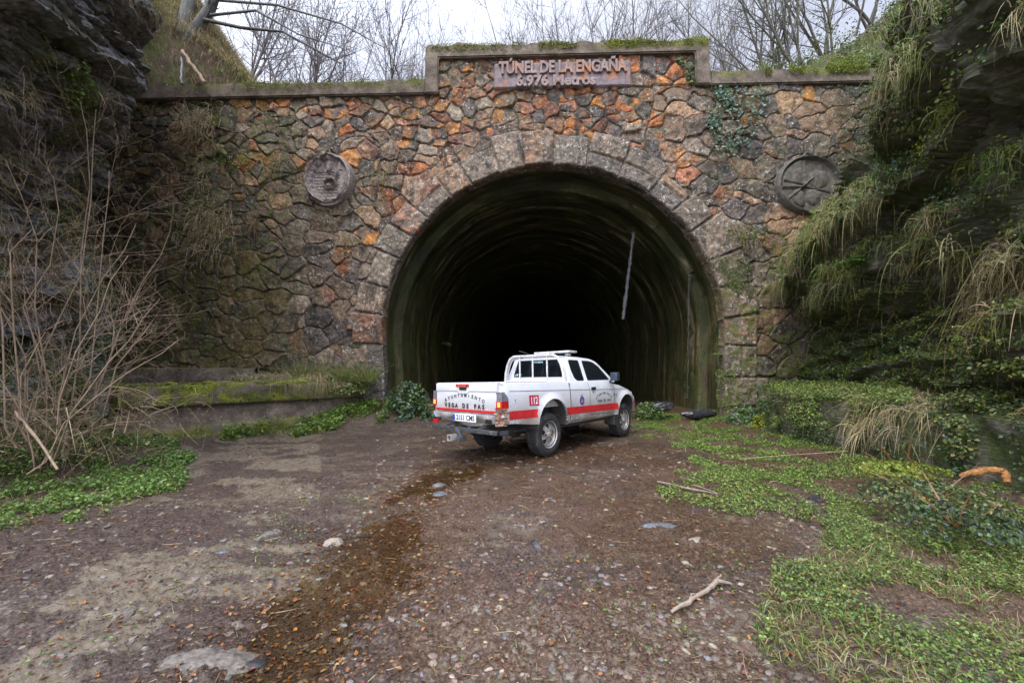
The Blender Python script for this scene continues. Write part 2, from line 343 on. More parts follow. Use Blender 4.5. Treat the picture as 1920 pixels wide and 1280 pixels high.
M['carvedmoss'] = simple('mossy_carved_stone', (.085, .075, .062), .85, nscale=9, var=.6, bump=.6, dirt=(.05, .06, .02))
M['wood'] = simple('dry_wood', (.27, .19, .13), .8, nscale=18, var=.4, bump=.5)
M['branchgrey'] = simple('bleached_branch', (.25, .195, .155), .8, nscale=25, var=.35, bump=.4)
M['orangelog'] = simple('orange_lichen_bark', (.27, .12, .035), .9, nscale=55, var=.8, bump=1., dirt=(.15, .08, .04))
M['greystone'] = simple('wet_grey_stone', (.125, .11, .095), .5, nscale=38, var=.6, bump=1., dirt=(.06, .045, .032))
M['palestone'] = simple('pale_stone', (.21, .18, .145), .6, nscale=45, var=.4, bump=.7, dirt=(.13, .10, .07))
M['bluestone'] = simple('wet_blue_slate', (.085, .092, .11), .38, nscale=40, var=.5, bump=.6, dirt=(.05, .045, .04))
M['darkstone'] = simple('wet_black_stone', (.03, .03, .034), .25, nscale=12, var=.5, bump=.7)
m = NT('falling_water'); tr = m.n('BsdfTransparent'); ms = m.n('MixShader'); ms.inputs[0].default_value = .11; m.fin((.34, .35, .38), .4)
m.t.links.new(tr.outputs[0], ms.inputs[1]); m.t.links.new(m.b.outputs[0], ms.inputs[2]); m.t.links.new(ms.outputs[0], m.out.inputs[0]); M['fall'] = m.m
# ================================================================== TUNNEL PORTAL
CX, CZ, RAD = 1.19, 2.78, 5.13            # opening: centre, springing height, radius
def arch_d(x, z):                          # signed distance outwards from the opening's edge
    up = np.hypot(x-CX, z-CZ)-RAD; side = np.abs(x-CX)-RAD*(1-.012*np.clip(CZ-z, 0, 3))
    return np.where(z > CZ, up, side)
portal = empty('tunnel_portal', (CX, wy(CX), 0))
tag(portal, 'old rubble stone railway tunnel portal with a dark arched mouth and mossy coping', 'tunnel')
PO = Vector(portal.location)
def pmk(name, V, F, mat, **k):
    o = mk(name, np.asarray(V)-np.array(PO), F, mat, None, **k); o.parent = portal; return o

# --- rubble masonry face: one relief mesh, every stone a cell with its own height, tilt and colour
zt = at(960, 83, 12)[2]; zw_l = 10.74; zw_r = 10.74
xs = np.arange(-13.2, 12.4, .020); zs = np.arange(-.4, 11.8, .020)
X, Z = np.meshgrid(xs, zs, indexing='ij')
wx = X+(fbm(X*1.6, Z*1.6, 4, 3)-.5)*.42; wz = Z+(fbm(X*1.6, Z*1.6, 4, 9)-.5)*.42
cs = .47+.17*ss(4., 7., X)                 # stones are larger on the right
def voronoi(x, z, sx, sz, seed, jit=.88):
    r = RS(seed); J = r.rand(128, 128, 2)
    u = x/sx; v = z/sz; ui = np.floor(u).astype(int); vi = np.floor(v).astype(int)
    b1 = np.full(u.shape, 9.); i1 = np.zeros(u.shape, int); p1 = np.zeros(u.shape+(2,))
    for a in (-1, 0, 1):
        for b in (-1, 0, 1):
            ii = ui+a; jj = vi+b; q = J[ii % 128, jj % 128]; px = ii+.5+(q[..., 0]-.5)*jit; pz = jj+.5+(q[..., 1]-.5)*jit+.5*(ii % 2)-.25
            d = np.hypot(u-px, v-pz); m_ = d < b1
            b1 = np.where(m_, d, b1); i1 = np.where(m_, (ii % 128)*128+(jj % 128), i1); p1 = np.where(m_[..., None], np.stack([px, pz], -1), p1)
    e = np.full(u.shape, 9.)
    for a in (-2, -1, 0, 1, 2):
        for b in (-2, -1, 0, 1, 2):
            ii = ui+a; jj = vi+b; q = J[ii % 128, jj % 128]; px = ii+.5+(q[..., 0]-.5)*jit; pz = jj+.5+(q[..., 1]-.5)*jit+.5*(ii % 2)-.25
            dx = px-p1[..., 0]; dz = pz-p1[..., 1]; L = np.hypot(dx, dz); ok = L > 1e-3
            dd = ((px+p1[..., 0])/2-u)*dx/np.maximum(L, 1e-3)+((pz+p1[..., 1])/2-v)*dz/np.maximum(L, 1e-3)
            e = np.where(ok & (dd < e), dd, e)
    return i1, e*min(sx, sz), u-p1[..., 0], v-p1[..., 1]
ida, ea, ua, va = voronoi(wx, wz, .50, .40, 21)
idb, eb, ub, vb = voronoi(wx, wz, .70, .54, 22)
big = (fbm(X*.35, Z*.35, 2, 40)+.12*ss(3, 8, X)) > .53
id_ = np.where(big, idb+20000, ida); e = np.where(big, eb, ea); u_ = np.where(big, ub, ua); v_ = np.where(big, vb, va)
swap = np.abs(fbm(X*.35, Z*.35, 2, 40)+.12*ss(3, 8, X)-.53)*6.; e = np.minimum(e, swap)
R_ = RS(5).rand(40000, 8)
q = R_[id_ % 40000]
def stone_relief(e, q, u, v, X, Z, joint=.015):
    rise = ss(joint*.3, joint*2.3, e+(fbm(X*9, Z*9, 3, 65)-.5)*.03)
    h = rise*(.035+.065*q[..., 0])+rise*((q[..., 1]-.5)*.16*u+(q[..., 2]-.5)*.16*v)
    h = h+rise*(fbm(X*5, Z*5, 4, 60)-.5)*.10+(fbm(X*14, Z*14, 3, 70)-.5)*.035
    h = h-.03*ss(joint*1.2, 0, e)
    # a split facet across some stones
    f = (u*np.cos(q[..., 3]*6.28)+v*np.sin(q[..., 3]*6.28)); h = h-rise*np.maximum(f-.08, 0)*.11*q[..., 4]
    return h
def stone_colour(q, e, X, Z, orange_p, green_p, dark, joint=.016, pale=None):
    c0 = np.array([.098, .070, .050]); c1 = np.array([.058, .047, .044]); c2 = np.array([.150, .096, .060]); c3 = np.array([.125, .102, .080])
    t = q[..., 5][..., None]
    col = np.where(t < .35, c0, np.where(t < .6, c1, np.where(t < .85, c2, c3)))
    col = col*(.6+.8*q[..., 6][..., None])*(.55+.95*fbm(X*2.6+q[..., 2]*7, Z*4.1, 4, 85))[..., None]
    col = col*1.15
    patch = fbm(X*3.2+q[..., 1]*9, Z*3.2, 4, 80)
    ok_ = (q[..., 7] < orange_p)*ss(.43, .52, patch+.16*(q[..., 0]-.35)); o = ok_[..., None]
    oc = np.where((q[..., 2] < .35)[..., None], np.array([.36, .15, .03]), np.where((q[..., 2] < .6)[..., None], np.array([.30, .12, .065]), np.array([.33, .115, .032])))*(.6+.6*patch[..., None])
    oc = np.where((q[..., 3] < .5)[..., None], oc*.5, oc)*(.35+1.1*fbm(X*6, Z*6, 3, 86)[..., None])
    col = oc*o+col*(1-o)
    gcol = np.array([.068, .05, .014])*(.7+.8*patch[..., None])
    col = col*(1-green_p[..., None])+gcol*green_p[..., None]
    mort = np.array([.095, .080, .07])*(.5+1.0*fbm(X*4, Z*4, 3, 90)[..., None])
    k = ss(joint*.3, joint*1.1, e)[..., None]
    return (mort*(1-k)+col*k)*dark[..., None]*np.array([.93, .86, .74])
og = np.clip(ss(6.2, 9.6, Z+(fbm(X*.5, Z*.5, 3, 11)-.5)*4.5)*(.40-.22*ss(5, 9, X))+.15*ss(1.0, 0, np.abs(np.hypot(X-CX, Z-CZ)-RAD-1.5))*ss(3, 5, Z)-.1*ss(-6.5, -9.5, X), .02, .72)
og = np.where((X > -2.6) & (X < 5.5) & (Z > 8.9), .78, og)
gp = np.clip(ss(-5.5, -8.5, X)*ss(6.5, 4.0, Z)*(fbm(X*.8, Z*.8, 3, 13)*1.5-.15), 0, .85)
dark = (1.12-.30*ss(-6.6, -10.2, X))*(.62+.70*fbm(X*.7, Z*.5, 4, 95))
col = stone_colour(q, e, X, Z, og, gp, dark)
H = stone_relief(e, q, u_, v_, X, Z)*.72
top = np.where((X > at(812, 0, 12)[0]) & (X < at(1318, 0, 12)[0]), zt, 10.6)
d0 = arch_d(X, Z)
keepv = (d0 > .45) & (Z < top)
kf = keepv[:-1, :-1] & keepv[1:, :-1] & keepv[:-1, 1:] & keepv[1:, 1:]
V = np.stack([X, WD-WK*X-H, Z], -1).reshape(-1, 3)
lich = .5+.5*ss(1, 6, Z)*ss(-8, -5, X)
mossw = .75*ss(-5.5, -8.5, X)*fbm(X*.7, Z*.7, 3, 15)*1.3+.30*ss(.56, .62, fbm(X*.9, Z*.9, 3, 16))+.9*ss(6.3, 8.2, X)*ss(6.5, 4.5, Z)
F = gridf(len(xs), len(zs), kf)
used = np.unique(F); rem = np.full(len(V), -1); rem[used] = np.arange(len(used))
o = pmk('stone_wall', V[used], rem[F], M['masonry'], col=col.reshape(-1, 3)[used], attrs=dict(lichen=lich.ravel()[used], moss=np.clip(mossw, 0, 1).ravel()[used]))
o['label'] = 'rubble masonry face with orange and dark brown stones'

# --- ring of dressed voussoirs and jamb blocks round the opening
jl = CZ+1.2                                              # jamb length below springing
na = 1100; nr = 80
S = np.linspace(0, jl*2+PI*RAD, na)                      # arc length from left foot round to right foot
rr = np.linspace(-.34, 1.45, nr)
Sg, Rg = np.meshgrid(S, rr, indexing='ij')
def ringpos(s, r):
    a = np.clip((s-jl)/RAD, 0, PI)
    x = CX-(RAD+r)*np.cos(a); z = CZ+(RAD+r)*np.sin(a)
    low = s < jl; hi = s > jl+PI*RAD
    z = np.where(low, CZ-(jl-s), np.where(hi, CZ-(s-jl-PI*RAD), z))
    tp = 1-.012*np.clip(CZ-z, 0, 3)
    x = np.where(low, CX-RAD*tp-r, np.where(hi, CX+RAD*tp+r, x))
    return x, z
r5 = RS(55); bounds = [0.]
while bounds[-1] < S[-1]:
    mid = abs(bounds[-1]-S[-1]/2)/(S[-1]/2); bounds.append(bounds[-1]+(.78+.22*r5.rand() if mid > .45 else .72+.35*r5.rand()))
bounds = np.array(bounds); k = np.clip(np.searchsorted(bounds, Sg, 'right')-1, 0, len(bounds)-2)
th = (.74+.50*r5.rand(len(bounds)))[k]; th = np.where((Sg < jl) | (Sg > jl+PI*RAD), (.95+.35*((k*7) % 3 == 0))*1., th)
skew = (r5.rand(len(bounds))-.5)*.16
b0 = bounds[k]+skew[k]*Rg; b1 = bounds[k+1]+skew[np.minimum(k+1, len(bounds)-1)]*Rg
es = np.minimum(Sg-b0, b1-Sg); split = (r5.rand(len(bounds)) < .3)[k]
es = np.where(split, np.minimum(es, np.abs(Rg-.5)), es)
er = np.minimum(th-Rg, Rg+.02); er = np.where(Rg < 0, .2, er)
e2 = np.minimum(es, er)
q2 = RS(56).rand(400, 8)[(k*2+(split & (Rg > .5))) % 400]
u2 = (Sg-(b0+b1)/2); v2 = Rg-.5
XR, ZR = ringpos(Sg, np.maximum(Rg, 0))
XR0, ZR0 = ringpos(Sg, np.zeros_like(Rg))
HR = stone_relief(e2, q2, u2*.7, v2*.6, Sg, Rg, .025)*.8+.04
HR = np.where(Rg > th+.02, -.25, HR)
HR = np.where(Rg < 0, 0, HR)
jagr = (fbm(Sg*3, Rg*0, 3, 77)-.5)*.06*ss(.3, 0, Rg)
XR = np.where(Rg < 0, XR0, XR)+0*jagr; ZR = np.where(Rg < 0, ZR0, ZR)
nxx = (XR0-CX)/RAD; nzz = np.where(ZR0 > CZ, (ZR0-CZ)/RAD, 0)
XR = XR+nxx*(jagr-.02*(1-ss(.0, .05, es))); ZR = ZR+nzz*(jagr-.02*(1-ss(.0, .05, es)))
YR = WD-WK*XR-HR-.03+np.where(Rg < 0, -Rg*1.0, 0)
og2 = .08+.22*ss(5, 7, ZR)*ss(4.5, 2.5, XR)
cr_ = stone_colour(q2, e2, Sg, Rg, og2, np.zeros_like(Sg)+.25*ss(3, 6, XR)*ss(5, 3, ZR), np.full(Sg.shape, 1.2), .02)
cr_ = cr_*.72+np.array([.13, .115, .10])*.42*(.5+fbm(Sg*1.5, Rg*2, 3, 91)[..., None])
Fk = gridf(na, nr)
o = pmk('arch_ring', np.stack([XR, YR, ZR], -1).reshape(-1, 3), Fk, M['masonry'], col=cr_.reshape(-1, 3), attrs=dict(lichen=np.full(Sg.size, 1.5), moss=(.85*ss(4.5, 6, XR)*ss(5.5, 3.5, ZR)+.1).ravel()))
o['label'] = 'ring of large dressed arch stones and jamb blocks'

# --- tunnel lining, swept back into the hill
ys = [0.]
while ys[-1] < 70: ys.append(ys[-1]+.10+.02*ys[-1])
ys = np.array(ys); nt_ = 150
Sl = np.linspace(0, jl*2+PI*RAD, nt_)
SL, YL = np.meshgrid(Sl, ys, indexing='ij')
seg = np.floor(YL/1.9+.35*np.sin(YL*1.3)).astype(int); step = RS(8).rand(200)[seg % 200]*.16
off = .03-.05*ss(1.1, 1.2, YL)-step*ss(1.16, 1.2, YL)-(fbm(SL*1.1, YL*1.5, 4, 31)-.5)*.10
tz = ringpos(SL, np.zeros_like(SL))[1]
mo = ss(3.1, 3.0, np.abs(YL-3.1+0*SL))*0
XL, ZL = ringpos(SL, off)
YW = WD-WK*XL+.02+YL; XL = XL+YL*WK
uvl = np.stack([SL, YL], -1).reshape(-1, 2)
o = pmk('tunnel_lining', np.stack([XL, YW, ZL], -1).reshape(-1, 3), gridf(nt_, len(ys))[:, ::-1], M['lining'], uv=uvl, attrs=dict(vault=ss(3.2, 5.5, tz).ravel()))
o['label'] = 'dark damp concrete lining streaked brown and green'
mb = MB(); yb = WD+66; mb.add([(-8, yb, -2), (12, yb, -2), (12, yb, 10), (-8, yb, 10)], [[0, 1, 2, 3]])
mb.V = [tuple(np.array(v)-np.array(PO)) for v in mb.V]; mb.build('far_darkness_wall', M['gap'], portal)

# --- concrete coping: two wings and the raised nameplate frame, as rough-edged beams
def beam(poly, depth, front, name, label, mossv, seed):
    """poly: outline in the wall plane (x,z), extruded; edges broken up"""
    bm = bmesh.new(); vs = [bm.verts.new((x, wy(x)-front, z)) for x, z in poly]; f = bm.faces.new(vs)
    r = bmesh.ops.extrude_face_region(bm, geom=[f])
    for v in r['geom']:
        if isinstance(v, bmesh.types.BMVert): v.co.y += depth
    bmesh.ops.recalc_face_normals(bm, faces=bm.faces[:])
    bmesh.ops.bevel(bm, geom=bm.edges[:], offset=.035, segments=2, affect='EDGES')
    # cut into small pieces for relief
    x0 = min(p[0] for p in poly); x1 = max(p[0] for p in poly); z0 = min(p[1] for p in poly); z1 = max(p[1] for p in poly)
    for xx in np.arange(x0+.09, x1, .09): bmesh.ops.bisect_plane(bm, geom=bm.verts[:]+bm.edges[:]+bm.faces[:], plane_co=(xx, 0, 0), plane_no=(1, 0, 0))
    for zz in np.arange(z0+.09, z1, .09): bmesh.ops.bisect_plane(bm, geom=bm.verts[:]+bm.edges[:]+bm.faces[:], plane_co=(0, 0, zz), plane_no=(0, 0, 1))
    yy0 = wy((x0+x1)/2)-front
    for yy in np.arange(yy0+.12, yy0+depth, .14): bmesh.ops.bisect_plane(bm, geom=bm.verts[:]+bm.edges[:]+bm.faces[:], plane_co=(0, yy, 0), plane_no=(WK, 1, 0))
    bm.normal_update(); co = np.array([v.co[:] for v in bm.verts]); no = np.array([v.normal[:] for v in bm.verts])
    n = (fbm(co[:, 0]*1.3+seed, co[:, 2]*1.3, 3, 5)-.5)*.05+(fbm(co[:, 0]*5+seed, co[:, 2]*5+co[:, 1]*3, 3, 6)-.5)*.035
    mz = ss(.5, .9, no[:, 2])*np.maximum(fbm(co[:, 0]*1.8+seed, co[:, 1]*2, 4, 7)-.42, 0)*.55
    co += no*n[:, None]; co[:, 2] += mz
    for v, c_ in zip(bm.verts, co): v.co = Vector(c_)-PO
    me = bpy.data.meshes.new(name); bm.to_mesh(me); bm.free(); me.materials.append(M['concrete'])
    a = me.attributes.new('moss', 'FLOAT', 'POINT'); a.data.foreach_set('value', (mossv(co)).astype(np.float32))
    me.polygons.foreach_set('use_smooth', np.full(len(me.polygons), True)); me.set_sharp_from_angle(angle=math.radians(50))
    o = bpy.data.objects.new(name, me); link(o, portal); o['label'] = label; return o
def wp(px, py, off=.12): p = onwall(px, py, off); return (p[0], p[2])
mtop = lambda zt_, k: (lambda co: k*ss(zt_-.32, zt_-.02, co[:, 2])*ss(.40, .55, fbm(co[:, 0]*.9, co[:, 2]*.5, 3, 33)))
za = wp(540, 157)[1]; zb = wp(540, 182)[1]
xl0 = -13.2; xm0 = wp(798, 120)[0]; xm0i = wp(823, 120)[0]; xm1i = wp(1302, 120)[0]; xm1 = wp(1330, 120)[0]
beam([(xl0, zb), (xm0-.0, zb), (xm0-.0, za), (xl0, za)], .75, .16, 'coping', 'long left coping beam with thin moss on top', mtop(za, .6), 1)
zc = wp(1060, 84)[1]; zd = wp(1060, 106)[1]
frame = [(xm0+.003, zb-.02), (xm0i, zb-.02), (xm0i, zd), (xm1i, zd), (xm1i, wp(1302, 161)[1]), (xm1, wp(1302, 161)[1]), (xm1, zc), (xm0+.003, zc)]
beam(frame, .75, .20, 'nameplate_frame', 'raised square frame of coping around the nameplate, mossy on its right half', lambda co: (.95*ss(1.6, 3.2, co[:, 0])+.25)*ss(zd+.05, zc-.02, co[:, 2])*ss(.36, .5, fbm(co[:, 0]*.9, co[:, 2]*.7, 3, 34)), 2)
ze = wp(1450, 132)[1]; zf = wp(1450, 158)[1]
beam([(xm1+.003, zf), (12.2, zf), (12.2, ze), (xm1+.003, ze)], .75, .16, 'coping', 'short right coping beam under a thick moss cushion', mtop(ze, .9), 3)
mb = MB(); mb.box((-13.2-PO.x, .28, 9-PO.z), (12.2-PO.x, .62, 10.7-PO.z)); mb.box((xm0-PO.x+.05, .285, 10.5), (xm1-PO.x-.05, .615, zc-.08)); mb.V = [(v[0], v[1]-WK*v[0], v[2]) for v in mb.V]; mb.build('backing_wall', M['concrete'], portal)

# --- nameplate
def text_mesh(txt, size, extr=0., font_off=0., sx=1.):
    cu = bpy.data.curves.new('t', 'FONT'); cu.body = txt; cu.size = size; cu.extrude = extr; cu.offset = font_off; cu.align_x = 'CENTER'; cu.resolution_u = 3
    if extr: cu.bevel_depth = min(.012, extr*.3)
    ob = bpy.data.objects.new('t', cu); C.objects.link(ob); bpy.context.view_layer.update()
    me = bpy.data.meshes.new_from_object(ob.evaluated_get(bpy.context.evaluated_depsgraph_get()))
    V = [(v.co.x*sx, v.co.y, v.co.z) for v in me.vertices]; F = [list(p.vertices) for p in me.polygons]
    bpy.data.objects.remove(ob); bpy.data.curves.remove(cu); bpy.data.meshes.remove(me)
    return np.array(V).reshape(-1, 3), F
p0 = onwall(926, 167, .1); p1 = onwall(1183, 114, .1)
pw, ph = p1[0]-p0[0], p1[2]-p0[2]; pc = (p0+p1)/2
TI = math.atan(WK)
def wallobj(name, V, F, mat, loc, parent=None, **k):     # local x along the wall, y up, z out of the wall
    V = np.asarray(V, float); W = np.stack([V[:, 0], -V[:, 2]-WK*V[:, 0], V[:, 1]], -1)
    o = mk(name, W, F, mat, None, **k); o.parent = parent
    o.location = Vector(loc)-(PO if parent == portal else Vector((0, 0, 0))); return o
nx_, ny_ = 120, 30; gx, gy = np.meshgrid(np.linspace(-pw/2, pw/2, nx_), np.linspace(-ph/2, ph/2, ny_), indexing='ij')
eg = np.minimum(np.minimum(gx+pw/2, pw/2-gx), np.minimum(gy+ph/2, ph/2-gy))
hz = .13*ss(-.01, .02, eg)+(fbm(gx*3, gy*3, 4, 41)-.5)*.03
pl = wallobj('nameplate', np.stack([gx, gy, hz], -1).reshape(-1, 3), gridf(nx_, ny_), M['plaque'], (pc[0], wy(pc[0]), pc[2]), portal)
pl['label'] = 'weathered pinkish stone nameplate with an orange stain'
def letters(txt, size, cx, cy, sx, extr=.038):
    V, F = text_mesh(txt, size, extr, .012, sx); V[:, 0] += cx-(V[:, 0].max()+V[:, 0].min())/2; V[:, 1] += cy; V[:, 2] += .13+extr*.8; return V, F
mbl = MB()
V, F = letters('TÚNEL DE LA ENGAÑA', .54, 0, .02, 1.); sc_ = (pw*.93)/(V[:, 0].max()-V[:, 0].min()); V[:, 0] *= sc_; mbl.add(V, F)
V, F = letters('6.976 Metros', .46, 0, -.40, 1.); sc_ = (pw*.58)/(V[:, 0].max()-V[:, 0].min()); V[:, 0] *= sc_; V[:, 0] -= .05*pw; mbl.add(V, F)
lt = wallobj('lettering', mbl.V, mbl.F, M['plaqueletter'], (0, 0, 0), None, smooth=False); lt.parent = pl

# --- carved medallions
def relief_medallion(px0, px1, py0, py1, kind, mat, label):
    a = onwall(px0, (py0+py1)/2); b = onwall(px1, (py0+py1)/2); c = onwall((px0+px1)/2, py0); d = onwall((px0+px1)/2, py1)
    rx = (b[0]-a[0])/2; rz = (c[2]-d[2])/2; cx = (a[0]+b[0])/2; cz = (c[2]+d[2])/2
    n = 130; R, T = np.meshgrid(np.linspace(0, 1, n), np.linspace(0, 2*PI, 181), indexing='ij')
    x = R*np.cos(T); y = R*np.sin(T)
    h = .16*ss(1.0, .97, R)
    def blob(cx_, cy_, sx_, sy_, hh, ang=0.):
        u = (x-cx_)*math.cos(ang)+(y-cy_)*math.sin(ang); v = -(x-cx_)*math.sin(ang)+(y-cy_)*math.cos(ang)
        return hh*np.sqrt(np.maximum(0, 1-(u/sx_)**2-(v/sy_)**2))
    if kind == 0:
        h = h-.09*ss(.86, .80, R)
        inner = ss(.72, .69, np.hypot((x+.03)/.98, (y+.02)/1.0)/1.0)
        h = np.where(R < .72, .09+0*h, h)
        cres = np.hypot((x-.55)/.5, (y-.02)/.85); h = h+.13*ss(1., .8, cres)*(x > .42)*ss(1, .93, R)      # curved horn on the right
        h = h+.05*ss(.05, .0, np.abs(R-.86))
        br = (np.abs(((y+9)/.115) % 1-.5) > .42) | (np.abs(((x+.5*np.floor((y+9)/.115)+9)/.19) % 1-.5) > .44)
        h = h-.035*(br & (R < .64) & (y < .28) & (y > -.62) & (x < .5))
        h = h-.05*((np.abs(y-.28) < .02) & (R < .68))
        h = h+blob(0, .55, .13, .34, .14)+blob(-.05, .82, .30, .14, .12)
        arc = np.hypot(x-.05, (y+.16)*1.4); h = h-.045*ss(.24, .20, arc)*(y < .1)+.10*ss(.05, 0, np.abs(arc-.25))*(y < .02)
        h = h+blob(.25, .08, .07, .28, .12, -.3)+blob(-.02, -.2, .12, .1, .12)
        for k_ in range(7):
            t = 2.2+.32*k_; h = h+blob(.8*math.cos(t), .8*math.sin(t), .15, .16, .13)
        for k_ in (-1, 0, 1): h = h+blob(.26*k_+.02, -.74, .14, .085, .12)
    else:
        h = h-.09*ss(.9, .86, R)+.06*ss(.04, 0, np.abs(R-.93))
        h = h+.05*((x < -.25) & (R < .84))+.07*((x < -.1) & (y > -.1) & (R < .84))
        g_ = y-.9*x-.15; h = h+.06*ss(.06, .0, np.abs(g_))*(R < .8)*(x < .1)
        h = h-.07*ss(.04, .0, np.abs(y+.1+.25*x))*(R < .82)
        h = h+blob(-.35, -.45, .2, .3, .1, .4)+blob(.1, -.4, .22, .28, .08)+blob(.3, .2, .3, .3, .06)
    h = h+(fbm(x*5+9, y*5+9, 4, 44+kind)-.5)*.05
    V = np.stack([x*rx, y*rz, h], -1).reshape(-1, 3)
    V = np.concatenate([V, ]); F = gridf(n, 181)
    o = wallobj('carved_medallion', V, F, mat, (cx, wy(cx)-.03, cz), portal); o['label'] = label; return o
relief_medallion(575, 666, 292, 391, 0, M['carved'], 'round carved coat of arms left of the arch')
relief_medallion(1450, 1574, 296, 406, 1, M['carvedmoss'], 'round dark carved medallion right of the arch, its edge met by plants')
# ================================================================== GROUND
VERGE_L = [(-200, 820), (200, 800), (300, 835), (345, 850), (368, 885), (330, 915), (240, 950), (120, 985), (-20, 1010), (-200, 1020)]
VERGE_W = [(415, 822), (470, 780), (640, 745), (700, 700), (860, 700), (860, 785), (800, 792), (700, 800), (560, 815)]
VERGE_R = [(1180, 800), (1200, 735), (1240, 720), (1500, 700), (2400, 700), (2400, 2600), (1560, 1400), (1500, 1290), (1450, 1200), (1420, 1130), (1480, 1060), (1560, 1020), (1500, 965), (1380, 965), (1280, 950), (1230, 930), (1270, 885), (1300, 860), (1240, 830)]
STREAM = [((900, 872), 16), ((850, 888), 30), ((800, 915), 50), ((760, 950), 62), ((735, 990), 75), ((730, 1030), 95), ((690, 1075), 120), ((640, 1120), 130), ((590, 1170), 135), ((540, 1240), 130), ((500, 1330), 150)]
STREAM2 = [((1420, 905), 30), ((1300, 925), 45), ((1200, 960), 60), ((1290, 1000), 80), ((1400, 1020), 60)]
def seg_mask(px, py, S_):
    m_ = np.zeros(px.shape)
    for ((ax, ay), wa), ((bx, by), wb) in zip(S_[:-1], S_[1:]):
        dx, dy = bx-ax, by-ay; t = np.clip(((px-ax)*dx+(py-ay)*dy)/(dx*dx+dy*dy), 0, 1)
        d = np.hypot((px-ax-t*dx)*1., (py-ay-t*dy)*1.6); ww = wa+(wb-wa)*t
        m_ = np.maximum(m_, ss(1.7, .2, d/ww))
    return m_
def masks(x, y):
    px, py = topx(x, np.maximum(y, .3), np.zeros_like(x))
    j = 30*(fbm(x*2.3, y*2.3, 4, 50)-.5)*np.clip(6/np.maximum(y, 1), .6, 3); jx = j*2.4; jy = 22*(fbm(x*2.6+7, y*2.6, 4, 51)-.5)*2
    vl = inpoly(px+jx, py+jy, VERGE_L); vw = inpoly(px+jx, py+jy*.5, VERGE_W); vr = inpoly(px+jx, py+jy, VERGE_R)
    w1 = seg_mask(px+jx*.8, py+jy*.6, STREAM)*(y > .8)
    w2 = seg_mask(px+jx, py+jy*.5, STREAM2)*.8
    return px, py, vl, vw, vr, w1, w2
def gz(x, y):
    x = np.asarray(x, float); y = np.asarray(y, float)
    z = .20*ss(9.5, 12.5, y)-.0*y
    z = z+.30*ss(3.5, 6.5, x-.12*y)+.22*ss(-5.6, -8.0, x)*ss(2, 4, y)
    z = z+.28*ss(10.2, 12, y)*ss(-1.6, -2.8, x)
    z = z+(fbm(x*.55, y*.55, 3, 52)-.5)*.10*ss(1., 3., y)+(fbm(x*2.2, y*2.2, 3, 53)-.5)*.05
    px, py = topx(x, np.maximum(y, .3), 0*x)
    w1 = seg_mask(px+20*(fbm(x*2, y*2, 2, 50)-.5), py, STREAM)*(y > .8)
    return z-.045*w1
def gz_detail(x, y):
    k = ss(9, 3, y)
    r = (fbm(x*9, y*9, 4, 54)-.5)*.030+(fbm(x*32, y*32, 3, 55)-.5)*.018*k
    r = r+.012*np.maximum(fbm(x*14+3, y*14, 2, 56)-.55, 0)*6*k
    return r
yr = [.55]
while yr[-1] < 82: yr.append(yr[-1]*1.0066+.0006)
yr = np.array(yr); rat = np.linspace(-1.62, 1.62, 820)
Rg_, Yg = np.meshgrid(rat, yr, indexing='ij'); Xg = np.clip(Rg_*Yg, -17, 17)
px, py, vl, vw, vr, w1, w2 = masks(Xg, Yg)
Zg = gz(Xg, Yg)+gz_detail(Xg, Yg)
rightside = ss(560, 1000, px-(py-860)*(-.9)+120*(fbm(Xg*.9, Yg*.9, 3, 57)-.5))        # right of the stream is red-brown
left_litter = .44+.55*ss(.45, .6, fbm(Xg*.8+3, Yg*1.3, 4, 58))*ss(900, 1050, py)+.25*ss(.5, .6, fbm(Xg*2.1, Yg*3., 4, 59))
left_litter = np.where(px > 600, left_litter+.12, left_litter)
red = rightside*(.42+.5*ss(.40, .58, fbm(Xg*1.3+5, Yg*1.3, 4, 61)))+.25*w2
gravel = -.05+.62*ss(.42, .6, fbm(Xg*1.1, Yg*1.4+9, 3, 62))*ss(3.6, 2.2, Yg)+.15*rightside
wet = np.clip(w1*1.1+w2*.9+.5*rightside*ss(.45, .6, fbm(Xg*.9+5, Yg*.9, 3, 63))+.35*ss(.5, .65, fbm(Xg*.7, Yg*.7, 3, 64))*ss(5, 2.5, Yg)+.9*ss(1.3, .3, np.hypot((Xg-1.5)/1.6, (Yg-7.6)/1.4))*.7, 0, 1)
ver = (vl | vw | vr)
left_litter = np.where(ver, .95, left_litter)
red = np.where(vl | vw, 0, red)
gravel = np.where(w1 > .3, gravel*.5, gravel)
# dips under the big tyres and soft ruts
gobj = mk('ground', np.stack([Xg, Yg, Zg], -1).reshape(-1, 3), gridf(len(rat), len(yr)), M['track'],
          attrs=dict(litter=left_litter.ravel(), red=red.ravel(), gravel=gravel.ravel(), wet=wet.ravel()))
tag(gobj, kind='structure')
mb = MB(); mb.add([(-40, -40, -.12), (40, -40, -.12), (40, .9, -.12), (-40, .9, -.12)], [[0, 1, 2, 3]]); mb.add([(-40, .9, -.12), (-1.3, .9, -.12), (-17, 14, -.12), (-40, 14, -.12)], [[0, 1, 2, 3]]); mb.add([(1.3, .9, -.12), (40, .9, -.12), (40, 14, -.12), (17, 14, -.12)], [[0, 1, 2, 3]])
tag(mb.build('ground_around', M['track'], smooth=False), kind='structure')
